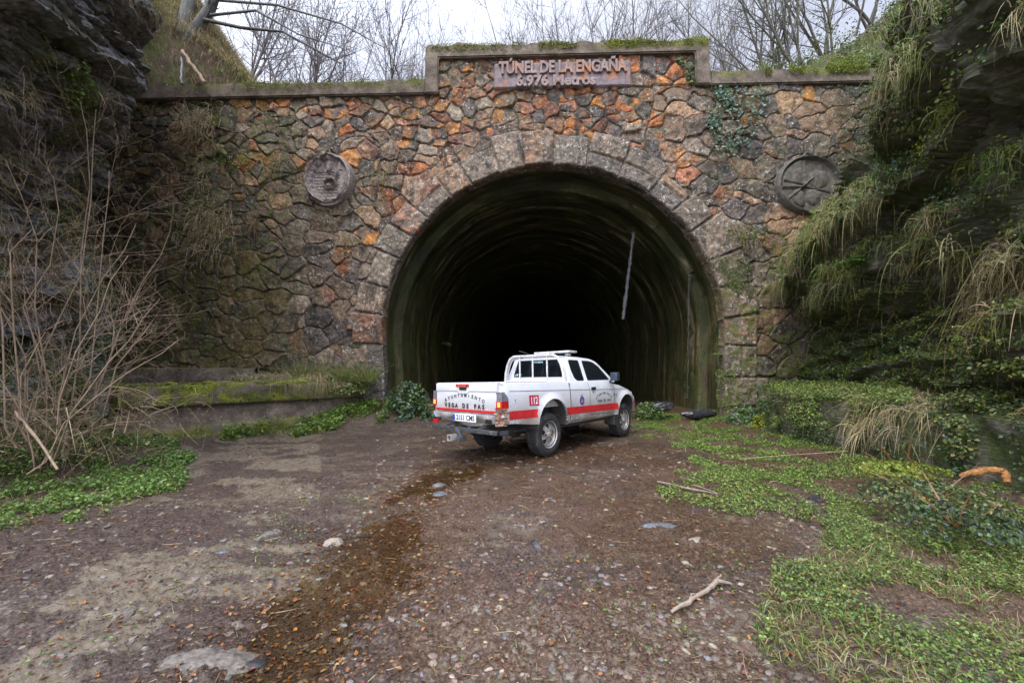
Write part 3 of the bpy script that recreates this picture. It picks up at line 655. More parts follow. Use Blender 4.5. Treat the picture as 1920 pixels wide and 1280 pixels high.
# shallow water lying in the rut
wxs = np.linspace(-2.6, .9, 260); wys = np.linspace(1.0, 6.9, 420); A_, B_ = np.meshgrid(wxs, wys, indexing='ij')
_, _, _, _, _, wm, _ = masks(A_, B_); wm = wm+(fbm(A_*2.6, B_*2.6, 4, 66)-.5)*2.4; kf = (wm > .62); kf = kf[:-1, :-1] & kf[1:, 1:]
zsm = .20*0+(fbm(A_*.55, B_*.55, 3, 52)-.5)*.10*ss(1., 3., B_)+(fbm(A_*2.2, B_*2.2, 3, 53)-.5)*.05
zwat = zsm-.026
o = mk('shallow_water', np.stack([A_, B_, zwat], -1).reshape(-1, 3), gridf(260, 420, kf), M['water']); tag(o, kind='structure')

# ================================================================== CLIFFS
def strata(u, z, dip, seed, hs=(.70, .25, .10), amps=(.36, .19, .085)):
    r = RS(seed); wv = z+dip*u+(fbm(u*.7, z*.7, 4, seed)-.5)*.7
    d = 0*z
    for h, a in zip(hs, amps):
        T = r.rand(400); B = r.rand(400)*9
        q = wv/h; k = np.floor(q).astype(int) % 400; f = q-np.floor(q)
        blk = vn(u/(h*2.6)+B[k], k*3.7, seed+3)
        blk2 = RS(seed+9).rand(997)[(np.floor(u/(h*2.2)+B[k]*3).astype(int)*31+k*17) % 997]
        d = d+a*((T[k]-.5)*1.2+(blk-.5)*.8+(blk2-.5)*.7-.6*f**4+.15*f)
    return d+(fbm(u*4, z*9, 4, seed+5)-.5)*.09
# left cliff: runs from beside the camera to the portal's left end, overhanging above
ysl = np.arange(2.5, 13.4, .035); zsl = np.arange(-.3, 15.2, .035)
Yl, Zl = np.meshgrid(ysl, zsl, indexing='ij')
xb = -(7.75+.50*np.maximum(Yl-4.5, 0)-.1*np.maximum(4.5-Yl, 0))
xb = xb-.5*ss(11.0, 12.6, Yl)-.8*ss(8.8, 10.8, Yl)*ss(3.5, 6.5, Zl)
over = 1.0*ss(6.9, 7.7, Zl-.55*(Yl-9.5))*ss(11.0, 9.0, Yl)-1.6*ss(11.3, 15, Zl+.5*(12-Yl)*0)
over = over-.55*ss(2.2, 5.0, Zl)*ss(7.6, 6.2, Zl)+.35*ss(1.9, .6, Zl)
dl = strata(Yl, Zl, -.36, 200)
XLc = xb+over+dl
Vl = np.stack([XLc, Yl, Zl], -1)
def gnorm(P):
    a = np.gradient(P, axis=0); b = np.gradient(P, axis=1); n = np.cross(a, b); return n/np.maximum(np.linalg.norm(n, axis=-1, keepdims=True), 1e-9)
mossl = np.clip(ss(.5, .62, fbm(Yl*.6, Zl*.6, 3, 210))*.8*ss(9.5, 6, Zl)+.3*ss(2.5, .8, Zl), 0, 1)
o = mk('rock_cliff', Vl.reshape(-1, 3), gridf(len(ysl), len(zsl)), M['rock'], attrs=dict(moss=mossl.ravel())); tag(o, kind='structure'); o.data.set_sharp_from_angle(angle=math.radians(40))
NL = gnorm(Vl)
# right bank and cliff, with a ledge at its foot
ysr = np.arange(1.2, 13.2, .04); qs = np.linspace(0, 1, 380)
prof_z = np.array([-.2, .15, .95, 1.03, 1.12, 2.7, 3.1, 3.9, 4.4, 5.2, 6.3, 6.9, 7.2, 8.4, 9.2, 10.4, 13.5])
prof_x = np.array([-.1, .0, .1, .35, .95, 1.35, .80, .55, .85, 1.15, 1.0, 1.5, 2.4, 2.2, 2.9, 3.6, 7.0])
dd = np.concatenate([[0], np.cumsum(np.hypot(np.diff(prof_x), np.diff(prof_z)))]); dd /= dd[-1]
Yr, Q = np.meshgrid(ysr, qs, indexing='ij')
Zr = np.interp(Q, dd, prof_z); Gx = np.interp(Q, dd, prof_x)
kern = fbm(Yr*.45, Zr*.5, 3, 221); Zr2 = Zr+(kern-.5)*1.3*ss(1.2, 3, Zr)
foot = np.interp(Yr, [1, 3, 5, 6.4, 8.5, 12, 13.5], [4.6, 4.9, 5.5, 6.15, 7.0, 7.85, 8.2])
lowf = np.interp(Yr, [1, 3, 4.9, 5.65, 8.2, 10.5, 12, 13.5], [5.4, 5.5, 5.6, 5.6, 5.75, 6.3, 7.3, 8.2]); kf_ = ss(.98, 1.13, Zr); foot = lowf*(1-kf_)+foot*kf_
Xr = foot+Gx+strata(Yr, Zr, .18, 230, (1.0, .42, .17), (.62, .34, .12))*ss(.9, 1.5, Zr)*(.35+.65*ss(12.6, 10.2, Yr))+.35*ss(10.6, 12.4, Yr)*ss(2, 5, Zr)+(1.15*ss(6.8, 8.4, Yr)+.6*ss(10.0, 11.7, Yr))*ss(4.8, 5.9, Zr)-(fbm(Yr*.7, Zr*.6, 4, 222)-.45)*.9*ss(.1, 1.6, Zr)+(fbm(Yr*3, Zr*3, 4, 223)-.5)*.18
Vr = np.stack([Xr, Yr, Zr2], -1); NR = -gnorm(Vr)
mossr = np.clip(.6+.9*ss(.4, .6, fbm(Yr*.7, Zr*.7, 3, 240)), 0, 1)*ss(12, 9, Zr)
o = mk('rock_cliff', Vr.reshape(-1, 3), gridf(len(ysr), len(qs))[:, ::-1], M['rockbrown'], attrs=dict(moss=mossr.ravel())); tag(o, kind='structure'); o.data.set_sharp_from_angle(angle=math.radians(45))
# wooded hill above and behind the portal
hx = np.linspace(-45, 45, 260); hy = np.concatenate([np.linspace(12.45, 22, 90), np.linspace(23, 75, 70)]); HX, HY = np.meshgrid(hx, hy, indexing='ij')
HZ = 10.15+.08*(HY-12)*0+(fbm(HX*.3, HY*.3, 4, 250)-.5)*.7
HZ = HZ+4.2*ss(-8.6, -12.5, HX+.15*(HY-13))*ss(11.9, 13.6, HY)+1.3*ss(-7.6, -9.6, HX)*ss(20, 13, HY)+5.5*ss(-13, -30, HX)
HZ = HZ+2.6*ss(8.2, 11.5, HX)*ss(12.2, 14, HY)+12*ss(9.5, 30, HX+.28*(HY-14))*ss(12, 15, HY)+3*ss(30, 75, HY)*ss(-10, 10, HX)
HZ = np.where(HY < 12.6, 10.2, HZ)
o = mk('hillside', np.stack([HX, HY, HZ], -1).reshape(-1, 3), gridf(len(hx), len(hy)), M['earth']); tag(o, kind='structure')
def hz(x, y):
    i = np.clip(np.searchsorted(hx, x)-1, 0, len(hx)-2); j = np.clip(np.searchsorted(hy, y)-1, 0, len(hy)-2); a = np.clip((x-hx[i])/(hx[i+1]-hx[i]), 0, 1); b = np.clip((y-hy[j])/(hy[j+1]-hy[j]), 0, 1)
    return HZ[i, j]*(1-a)*(1-b)+HZ[i+1, j]*a*(1-b)+HZ[i, j+1]*(1-a)*b+HZ[i+1, j+1]*a*b

# ================================================================== LOW CONCRETE CHANNEL WALL, LEFT
def lowwall():
    A = onz(255, 832, 0.05); A = np.array([-7.5, 8.1, 0]); B = np.array([-4.55, 11.9, 0])
    d = (B-A)[:2]; L = np.linalg.norm(d); d = d/L; n = np.array([d[1], -d[0]])          # n points towards the track
    prof = [(-.75, -.2), (-.75, 1.20), (.12, 1.20), (.15, 1.17), (.15, .80), (.13, .77), (.03, .75), (-.0, .72), (.12, .36), (.16, .30), (.22, .24), (.24, -.2)]
    P = [];
    for (a, b), (c, e_) in zip(prof[:-1], prof[1:]):
        m_ = max(1, int(math.hypot(c-a, e_-b)/.05)); P += [(a+(c-a)*t/m_, b+(e_-b)*t/m_) for t in range(m_)]
    P.append(prof[-1]); P = np.array(P); us = np.arange(-.35, L+.01, .05)
    U, K = np.meshgrid(us, np.arange(len(P)), indexing='ij'); a = P[K, 0]; b = P[K, 1].copy()
    nn = (fbm(U*2, b*4+a*3, 4, 260)-.5)*.09+(fbm(U*9, b*9+a*9, 3, 261)-.5)*.03
    top_ = ss(1.12, 1.2, b)
    b = b+top_*(np.maximum(fbm(U*2.2, a*4, 4, 262)-.42, 0)*.25)-.04*U/L*0
    a = a+nn*(b > 0)
    X = A[0]+d[0]*U+n[0]*a; Y = A[1]+d[1]*U+n[1]*a
    moss = np.clip(ss(.76, .84, b)*(.45+1.1*ss(.42, .55, fbm(U*1.1, b*1.5, 3, 263)))+ss(.36, .2, b)*.8+1.*ss(1.15, 1.2, b), 0, 1.15)
    V = np.stack([X, Y, b], -1).reshape(-1, 3); F = gridf(len(us), len(P))
    V2 = V; o = mk('channel_wall', V2, F, M['concrete'], attrs=dict(moss=moss.ravel()), origin=(A[0], A[1], 0)); 
    cap = [j for j in range(len(P))]; bm = bmesh.new(); bm.from_mesh(o.data); bm.verts.ensure_lookup_table()
    bm.faces.new([bm.verts[j] for j in cap]); bm.to_mesh(o.data); bm.free()
    tag(o, 'low moss covered concrete channel wall running left of the track to the portal', 'wall'); return A, d, n, L
LW = lowwall()
# back ledge beam under the left masonry, and terrace fill
mb = MB(); P_a = at(265, 690, 11.7); P_b = at(455, 690, 11.7); 
for i_ in range(24):
    pass
xs_ = np.linspace(P_a[0]-1.2, P_b[0]+.4, 60); rows = []
for (yy, zz) in ((11.55, 1.0), (11.55, 1.52), (11.58, 1.60), (12.2, 1.62)):
    rows.append([(x_, yy-WK*x_*.3+.04*math.sin(x_*3)+.05*(fbm(x_*3, yy*5, 2, 270)-.5), zz+.05*(fbm(x_*2, zz*3, 2, 271)-.5)) for x_ in xs_])
mb.sheet(rows); tag(mb.build('concrete_ledge', M['concrete'], origin=(P_a[0], 11.7, 1.2)), 'narrow stained concrete ledge at the foot of the masonry, behind the mossy wall', 'ledge')
tx = np.linspace(0, 1, 60); ty = np.linspace(0, 1, 30); TX, TY = np.meshgrid(tx, ty, indexing='ij')
A, d, n, L = LW
bx = A[0]+d[0]*TX*L-n[0]*.6; by = A[1]+d[1]*TX*L-n[1]*.6; cxx = -11.0+TX*(6.2); cyy = 12.25+0*TX
TXw = bx*(1-TY)+cxx*TY; TYw = by*(1-TY)+cyy*TY; TZw = .95+.25*TX+.18*fbm(TXw*1.5, TYw*1.5, 3, 272)+.15*TX*TY
o = mk('terrace_earth', np.stack([TXw, TYw, TZw], -1).reshape(-1, 3), gridf(60, 30), M['earth']); tag(o, kind='structure')
def terr(x, y): return 1.22+0*x

# ================================================================== LOOSE STONES, LOGS, BRANCHES
def rock(name, c, r3, seed, mat, label, rotz=0., cat='stone', flat=.0, group=None):
    bm = bmesh.new(); bmesh.ops.create_icosphere(bm, subdivisions=5 if r3[0] > .2 else 4, radius=1)
    rs = RS(seed); pl_ = [(Vector(rs.randn(3)).normalized(), .62+.3*rs.rand()) for _ in range(9)]
    for v in bm.verts:
        p = v.co.copy()
        for n_, dd_ in pl_:
            t = p.dot(n_)
            if t > dd_: p -= n_*(t-dd_)*.92
        a = fbm(np.array([p.x*2+seed]), np.array([p.y*2+p.z*1.7]), 4, 300)[0]-.5; cr_k = abs(fbm(np.array([p.x*1.3+seed*3]), np.array([p.y*1.3+p.z]), 3, 302)[0]-.5)
        p *= 1+.34*a-.07*max(0, 1-cr_k/.018)+.05*(fbm(np.array([p.x*8]), np.array([p.y*8+p.z*7]), 3, 301)[0]-.5)
        v.co = Vector((p.x*r3[0], p.y*r3[1], p.z*r3[2]))
    me = bpy.data.meshes.new(name); bm.to_mesh(me); bm.free(); me.materials.append(mat)
    me.polygons.foreach_set('use_smooth', np.full(len(me.polygons), True)); me.set_sharp_from_angle(angle=math.radians(28))
    o = bpy.data.objects.new(name, me); link(o); o.location = tuple(c); o.rotation_euler = (0, 0, rotz); tag(o, label, cat, group); return o
def gp_(px, py, dz=0.):
    p = onz(px, py, 0.)
    for _ in range(3): z = float(gz(p[0], p[1])); p = onz(px, py, z)
    return (p[0], p[1], z+dz)
g1 = 'flat stones embedded in the muddy track'
rock('boulder', gp_(385, 1240, -.045), (.31, .15, .085), 1, M['greystone'], 'broad cracked grey boulder half buried at the bottom left of the track', .25)
rock('boulder', gp_(468, 1252, -.03), (.10, .07, .05), 2, M['darkstone'], 'wet black stone against the right side of the broad grey boulder', .4)
rock('stone', gp_(440, 1172, -.03), (.085, .06, .045), 3, M['greystone'], 'rounded grey stone just above the broad boulder with a pale leaf on it', .1)
rock('stone', gp_(628, 1018, -.005), (.095, .06, .05), 4, M['palestone'], 'pale beige flat topped stone on the left edge of the puddle', .2)
rock('stone', gp_(505, 1005, -.02), (.14, .06, .06), 5, M['greystone'], 'slanting grey slab standing out of the mud left of the pale beige stone', .9, group=None)
rock('stone', gp_(823, 912, -.01), (.13, .08, .055), 6, M['bluestone'], 'blue wet stone in the puddle behind the truck', .2)
rock('stone', gp_(832, 926, -.02), (.17, .09, .05), 13, M['bluestone'], 'wider blue wet stone lying nearest the camera in the puddle behind the truck', -.1)
rock('stone', gp_(130, 1225, -.03), (.11, .055, .035), 7, M['greystone'], 'flat grey slab sunk in dark mud near the bottom left corner', .15)
rock('stone', gp_(232, 1145, -.025), (.08, .1, .035), 8, M['greystone'], 'tilted grey slab left of the rounded stone above the boulder', .6)
rock('stone', gp_(1005, 1022, -.01), (.05, .09, .05), 9, M['darkstone'], 'dark upright stone in the middle of the track', .3)
rock('stone', gp_(1235, 985, -.02), (.19, .06, .05), 10, M['bluestone'], 'long blue grey stone in the wet hollow at the middle right', .1)
rock('stone', gp_(1525, 938, -.02), (.15, .09, .07), 11, M['darkstone'], 'dark stone among clover under the right bank', .1)
rock('stone', gp_(1442, 1246, -.01), (.04, .035, .03), 12, M['palestone'], 'small bright white quartz stone near the bottom right', .5)
rock('stone', gp_(1305, 1012, -.01), (.09, .05, .03), 14, M['palestone'], 'pale flat stone right of the long blue grey stone', .4)
rock('stone', gp_(425, 1032, -.02), (.10, .07, .035), 15, M['bluestone'], 'small blue grey stone left of the slanting slab', .7)
rock('stone', gp_(540, 1112, -.02), (.05, .035, .02), 16, M['bluestone'], 'tiny bluish stone on the litter between puddle and boulder', .4)
rock('boulder', at(1245, 762, 11.4), (.38, .22, .16), 17, M['darkstone'], 'wet dark boulder at the foot of the right tunnel jamb', .2)
rock('boulder', at(1310, 775, 11.3), (.5, .2, .17), 18, M['darkstone'], 'low damp stone block where the water falls by the right jamb', .1)
def stick(name, pts, rad, mat, label, cat, side=(), n=7):
    mb = MB(); o0 = np.array(pts[0])
    def wob(P, R, s):
        rs = RS(s); P = [np.array(p, float) for p in P]; out = []; rr_ = []
        for i in range(len(P)-1):
            for k in range(4):
                t = k/4; out.append(P[i]*(1-t)+P[i+1]*t+rs.randn(3)*R[0]*.35); rr_.append((R[i]*(1-t)+R[i+1]*t)*(.85+.3*rs.rand()))
        out.append(P[-1]); rr_.append(R[-1]); return out, rr_
    a, b = wob(pts, rad, 1); mb.tube(a, b, n)
    for k, (sp, sr) in enumerate(side): a, b = wob(sp, sr, k+2); mb.tube(a, b, 6)
    return tag(mb.build(name, mat, origin=o0), label, cat)
G = lambda px, py, dz=.02: np.array(gp_(px, py, dz))
stick('fallen_branch', [G(1257, 1152), G(1290, 1138, .03), G(1325, 1118, .04), G(1345, 1103, .05), G(1372, 1100, .02)], [.009, .013, .014, .015, .007], M['branchgrey'], 'pale crooked fallen branch lying on the red brown track', 'branch', [([G(1292, 1137, .03), G(1296, 1128, .05), G(1310, 1126, .05)], [.006, .005, .003]), ([G(1345, 1103, .05), G(1352, 1092, .06)], [.008, .004])])
stick('lichen_log', [at(1798, 892, 4.45), at(1835, 884, 4.4), at(1868, 880, 4.35), at(1884, 886, 4.3), at(1890, 905, 4.25)], [.022, .034, .038, .036, .028], M['orangelog'], 'broken log covered in bright orange lichen at the right edge', 'log', n=9)
stick('broken_branch', [at(1835, 925, 4.3), at(1865, 945, 4.2), at(1895, 962, 4.1), at(1925, 975, 4.0)], [.022, .026, .022, .018], M['wood'], 'peeled pale broken branch below the orange log', 'branch', n=8)
stick('leaning_pole', [at(341, 96, 12.1), at(362, 126, 11.9), at(384, 156, 11.75)], [.055, .06, .06], M['wood'], 'pale wooden pole leaning on the left end of the coping', 'pole', n=8)
stick('dark_pipe', [at(341, 158, 11.6), at(341, 128, 11.8), at(340, 108, 11.9)], [.035, .035, .035], M['bluestone'], 'thin dark upright pipe beside the leaning wooden pole', 'pipe', n=8)
stick('dead_branch', [at(28, 770, 5.0), at(62, 812, 4.9), at(108, 880, 4.75)], [.012, .015, .012], M['wood'], 'dead grey branch leaning in front of the bare shrub at the left edge', 'branch', n=7)
stick('dead_branch', [at(1385, 860, 5.9), at(1590, 845, 5.9)], [.006, .005], M['wood'], 'thin dead stick lying under the right bank', 'branch', n=5)
stick('dead_branch', [at(1000, 905, 5.2)*0+G(1232, 905), G(1300, 925, .05), G(1345, 930, .03)], [.01, .009, .005], M['branchgrey'], 'thin pale stick lying across the clover patch', 'branch', [([G(1300, 915, .05), G(1352, 935, .05)], [.008, .004])], n=5)
# falling water: a jet from the vault and a dripping line at the right jamb
def waterfall(name, a, b, r, label, n=40):
    mb = MB(); a = np.array(a); b = np.array(b); P = [a+(b-a)*t+np.array([.004*math.sin(t*21), 0, 0]) for t in np.linspace(0, 1, n)]
    mb.tube(P, [r*(.6+.6*RS(3).rand(n)[i]) for i in range(n)], 6); return tag(mb.build(name, M['fall'], origin=b), label, 'water')
waterfall('falling_water', at(1188, 435, 13.2), at(1168, 598, 13.2), .06, 'thick pale jet of water falling through the tunnel mouth')
mb = MB(); a = at(1292, 515, 12.6); b = at(1289, 760, 12.3); b[2] = a[2]-3.9; rs = RS(4)
for t in np.linspace(0, 1, 95):
    p = a+(b-a)*t+np.array([rs.randn()*.012, 0, 0]); mb.tube([p, p-np.array([0, 0, .022+.012*rs.rand()])], .014+.006*rs.rand(), 5)
tag(mb.build('dripping_water', M['fall'], origin=b), 'beaded string of drops running down by the right jamb', 'water')
mb = MB(); a = at(1292, 513, 12.6); mb.tube([a, a+np.array([.28, .25, .12])], .03, 8); tag(mb.build('drain_pipe', M['plastic'], origin=a), 'short drain pipe in the vault above the dripping water', 'pipe')
# ================================================================== PICKUP TRUCK
# measured frame: s along the truck from its tail, t from its right side to its left, h above the ground
truck = empty('pickup_truck', (.834, 8.469, .015), (-.0137, -.003, PI/2-.7284))
tag(truck, 'white municipal pickup truck with a red side stripe parked before the tunnel mouth', 'pickup truck')
S0, T0 = 2.4, .85
def Lc(s, t, h): return (s-S0, t-T0, h)
class TB(MB):
    def add(s, V, F): super().add([Lc(*v) for v in V], F)
def W_(s, c, w): return math.exp(-((s-c)/w)**2)
AR = ((1.29, .565, .43), (4.12, .53, .425))
def side_y(s, h):                       # how far the side skin sits outside t=0 (negative = outwards)
    y = .02
    y += .035*max(0, (.62-h)/.15)**1.5
    if h > 1.12: y += .35*(h-1.12)**1.3
    y += -.012*math.sin(PI*min(max((h-.6)/.55, 0), 1))
    for (cs_, ch, r) in AR:
        d = math.hypot(s-cs_, h-ch)
        if h < 1.1: y -= .05*max(0, 1-abs(d-r)/.13)**1.5*(1 if h > ch-.2 else .6)
    if s > 4.3: y += .35*((s-4.3)/.5)**2*.35
    if s < .12: y += .045*((.12-s)/.12)**2
    y += .004*math.sin(s*9+h*7)*(1 if s < 1.9 else .4)
    return y
def hbot(s):
    b = .585-.018*max(0, s-.5)
    if s < .9: b = .66-.07*ss(.1, .9, s)
    for (cs_, ch, r) in AR:
        if abs(s-cs_) < r: b = max(b, ch+math.sqrt(r*r-(s-cs_)**2))
    return float(b)
def htop(s):
    if s < 1.86: return 1.285-.01*s
    if s < 3.35: return 1.262
    return float(np.interp(s, [3.35, 3.6, 3.9, 4.2, 4.45, 4.62], [1.245, 1.20, 1.15, 1.07, .98, .90]))
def scols(a, b, n):
    c = list(np.linspace(a, b, n))
    for (cs_, ch, r) in AR:
        c += [cs_-r*math.cos(x) for x in np.linspace(0, PI, 25)]+[cs_-r-.002, cs_+r+.002]
    return sorted(x for x in set(np.round(c, 4)) if a <= x <= b)
def side_skin(mb, a, b, n, mirror):
    rows = []
    for s_ in scols(a, b, n):
        lo, hi = hbot(s_), htop(s_)
        r = []
        for k in np.linspace(0, 1, 18):
            h = lo+(hi-lo)*k; y = side_y(s_, h); r.append((s_, 1.7-y if mirror else y, h))
        y = side_y(s_, lo); r.insert(0, (s_, (1.7-y-.03) if mirror else y+.03, lo-.002))
        rows.append(r)
    if mirror: rows = [r[::-1] for r in rows]
    mb.sheet(rows)
# cargo bed
mb = TB()
for mir in (0, 1):
    side_skin(mb, .005, 1.865, 44, mir)
    f = (lambda t: 1.7-t) if mir else (lambda t: t)
    prof = [(side_y(.8, 1.277), 1.277), (.06, 1.292), (.10, 1.292), (.115, 1.28), (.115, .86)]
    mb.sheet([[(s_, f(t), h-.01*s_) for t, h in (prof if not mir else prof[::-1])] for s_ in np.linspace(.005, 1.865, 14)])
    # rear corner post face
    mb.sheet([[(.004, f(side_y(.01, h)), h), (-.004, f(.075), h), (.01, f(.115), h)][::-1 if mir else 1] for h in np.linspace(.66, 1.275, 8)])
mb.box((.02, .11, .84), (1.86, 1.59, .88)); mb.box((1.80, .11, .84), (1.86, 1.59, 1.27), .01)
for k in range(9): mb.box((.05, .2+.155*k, .878), (1.8, .25+.155*k, .895))
# wheel boxes inside bed
for lo, hi in ((.112, .30), (1.40, 1.588)): mb.box((.85, lo, .86), (1.75, hi, 1.03), .03)
bed = mb.build('cargo_bed', M['paint'], truck)
# dented lower rear panel under the tailgate
mb = TB(); rows = []
for h in np.linspace(.625, .80, 12):
    r = []
    for t in np.linspace(.10, 1.66, 60):
        dent = .07*W_(t, .52, .12)*W_(h, .66, .07)+.05*W_(t, 1.18, .1)*W_(h, .64, .05)+.02*math.sin(t*13)*W_(h, .7, .08)
        hh = h+(.035*math.sin(t*5.1+1)*(1-(h-.625)/.175))
        r.append((-.035+dent+.05*((.8-h)/.17)**2, t, hh))
    rows.append(r[::-1])
mb.sheet(rows); o = mb.build('rear_valance', M['paint'], truck); o['label'] = 'dented white panel under the tailgate'
# tailgate
mb = TB(); rows = []
for h in np.linspace(.80, 1.283, 26):
    r = []
    for t in np.linspace(.105, 1.595, 64):
        s_ = -.012
        line = 1.155-.05*float(ss(.72, .80, t)*ss(1.03, .95, t))
        s_ += .012*max(0, 1-abs(h-line)/.014)+.010*(h > line)*0
        s_ -= .012*math.sin(PI*(h-.80)/.48)
        s_ += .010*W_(t, 1.50, .12)*W_(h, 1.08, .12)-.006*W_(t, .45, .2)*W_(h, 1.0, .1)
        if h > 1.26: s_ += (h-1.26)*.5
        r.append((s_, t, h))
    rows.append(r[::-1])
mb.sheet(rows); mb.sheet([[(-.0, t, 1.283), (.045, t, 1.28), (.05, t, .85)][::-1] for t in (.105, 1.595)]); mb.box((-.0, .11, .80), (.045, 1.59, 1.27), .004)
tg = mb.build('tailgate', M['paint'], truck)
def child(mb, name, mat, par, **k): return mb.build(name, mat, par, **k)
mb = TB(); mb.box((-.034, .11, .822), (-.020, 1.59, .862)); child(mb, 'red_stripe', M['redtape'], tg)
mb = TB(); mb.box((-.034, .80, 1.175), (-.012, .97, 1.222), .008); child(mb, 'handle', M['plastic'], tg)
mb = TB(); mb.box((-.042, .74, 1.232), (-.012, 1.05, 1.275), .008); bl = child(mb, 'brake_light', M['redlens'], tg)
mb = TB()
for k in range(4): mb.box((-.046, .80+.055*k, 1.243), (-.041, .833+.055*k, 1.262), .002)
child(mb, 'lit_segment', M['litred'], bl)
mb = TB()
tt = np.linspace(.11, 1.59, 60); mb.sheet([[(-.0275, t, (1.155-.05*float(ss(.72, .80, t)*ss(1.03, .95, t)))+dh) for t in tt[::-1]] for dh in (-.006, .006)]); child(mb, 'groove', M['greyline'], tg)
def put_text(txt, size, fn, bold=.0, sx=1.):           # fn maps flat (x,y) -> s,t,h
    V, F = text_mesh(txt, size, 0., bold, sx); return [fn(x, y) for x, y, _ in V], F
def arc_text(mb, txt, size, x0, x1, ybase, rise, place, bold=.004, sx=1., gap=.0):
    n = len(txt); 
    for i, ch in enumerate(txt):
        u = (i+.5)/n; x = x0+(x1-x0)*u; y = ybase+rise*(1-(2*u-1)**2); slope = rise*(-4*(2*u-1))/(x1-x0); a = math.atan(slope)
        V, F = text_mesh(ch, size, 0., bold, sx)
        if len(V) == 0: continue
        P = [(x+vx*math.cos(a)-vy*math.sin(a), y+vx*math.sin(a)+vy*math.cos(a)) for vx, vy, _ in V]
        mb.add([place(*p) for p in P], F)
gate = lambda x, y: (-.0315, .86-x, y)
mb = TB(); arc_text(mb, 'AYUNTAMIENTO', .078, -.50, .50, .965, .10, gate, .0025, 1.0)
arc_text(mb, 'VEGA DE PAS', .098, -.51, .51, .885, .0, gate, .005, .95)
child(mb, 'lettering', M['decaldark'], tg, smooth=False)
# number plate with dented valance behind
mb = TB(); mb.box((-.058, .54, .665), (-.045, 1.10, .785), .004); npn = mb.build('number_plate', M['plate'], truck)
mb = TB(); mb.box((-.0605, 1.045, .672), (-.0575, 1.095, .778)); mb.build('country_band', M['plateblue'], npn)
mb = TB(); V, F = put_text('2151 CMS', .115, lambda x, y: (-.0605, .79-x, .69+y), .003, .92); mb.add(V, F); mb.build('plate_lettering', M['decaldark'], npn, smooth=False)
# tail lights
def tail(right):
    f = (lambda t: t) if right else (lambda t: 1.7-t); r = 1 if right else -1
    par = None
    for nme, mat, h0, h1 in (('tail_light', M['smoke'], .905, 1.155), ('lit_lens', M['redlens'], .905, 1.012)):
        mb = TB(); pr = .0 if nme == 'tail_light' else .003
        rows = []
        for h in np.linspace(h0, h1, 9):
            q_ = .16*(1-.55*float(ss(1.04, 1.17, h)))
            row = [(-.022-pr, .118, h), (-.026-pr, .05, h), (-.015-pr, .005-pr, h), (.03, side_y(.05, h)-.012-pr, h), (q_*.75, side_y(.1, h)-.011-pr, h), (q_, side_y(q_, h)+.004, h)]
            row = [(a, f(b), c) for a, b, c in row]; rows.append(row if right else row[::-1])
        mb.sheet(rows); o = mb.build(nme, mat, par or truck)
        if par is None: par = o; o['label'] = 'right rear lamp above the torn corner' if right else 'left rear lamp'
    mb = TB(); mb.box((-.031, *(sorted((f(.035), f(.085)))[:1]), .925), (-.0255, sorted((f(.035), f(.085)))[1], 1.0), .003) if 0 else None
    a, b = sorted((f(.03), f(.085))); mb.box((-.033, a, .925), (-.024, b, 1.0), .003); mb.build('bulb_glow', M['lit'], par)
tail(True); tail(False)
# torn corner
mb = TB(); rows = []; rs = RS(31)
for h in np.linspace(.64, .905, 14):
    rows.append([(s_+rs.randn()*.016, t+rs.randn()*.016, h+rs.randn()*.006) for s_, t in ((-.03, .14), (-.04, .10), (-.045, .06), (-.03, .03), (.0, .012), (.05, .01), (.10, .012), (.15, .02))])
mb.sheet(rows); o = mb.build('torn_corner', M['rust'], truck, smooth=False); o['label'] = 'torn rusty corner panel below the right rear lamp'
mb = TB(); mb.box((-.05, .22, .665), (-.02, .34, .73), .012); mb.build('valance_cutout', M['gap'], truck)
mb = TB(); mb.box((-.07, 1.50, .60), (-.03, 1.64, .665), .012); o = mb.build('fog_lamp', M['redlens'], truck)
mb = TB(); mb.box((-.055, 1.48, .66), (-.0, 1.66, .70), .01); mb.build('fog_lamp_bracket', M['plastic'], o)
# cab lower body + hood
mb = TB()
for mir in (0, 1): side_skin(mb, 1.885, 4.62, 60, mir)
# hood and cowl surface
rows = []
for s_ in np.linspace(3.33, 4.62, 22):
    r = []
    for u in np.linspace(0, 1, 25):
        y0 = side_y(s_, htop(s_)); t = y0+(1.7-2*y0)*u; c = 1-(2*u-1)**4; h = htop(s_)+(.045+.01*math.sin((s_-3.3)*2.2))*c
        h += .012*float(ss(.22, .26, u)*ss(.78, .74, u))
        r.append((s_, t, h))
    rows.append(r)
mb.sheet([r[::-1] for r in rows][::-1])
# nose
rows = []
for k in np.linspace(0, 1, 10):
    h = .90-k*.33; s_ = 4.62+.05*math.sin(k*2.4)
    rows.append([(s_-.10*abs(2*u-1)**3*0, .045+(1.61)*u, h+(.045*(1-(2*u-1)**4) if k == 0 else 0)) for u in np.linspace(0, 1, 20)])
mb.sheet([r[::-1] for r in rows][::-1])
mb.box((1.885, .06, .56), (1.93, 1.64, 1.26), .01)
# rocker and floor
mb.box((1.75, .07, .50), (3.72, .14, .575), .01); mb.box((1.75, 1.56, .50), (3.72, 1.63, .575), .01)
cab = mb.build('cab_body', M['paint'], truck)
mb = TB()
for (a, b) in ((1.864, 1.886),):
    for t0, t1 in ((.032, .06), (1.64, 1.668)): mb.box((a, t0, .6), (b, t1, 1.255))
mb.build('body_gap', M['gap'], truck)
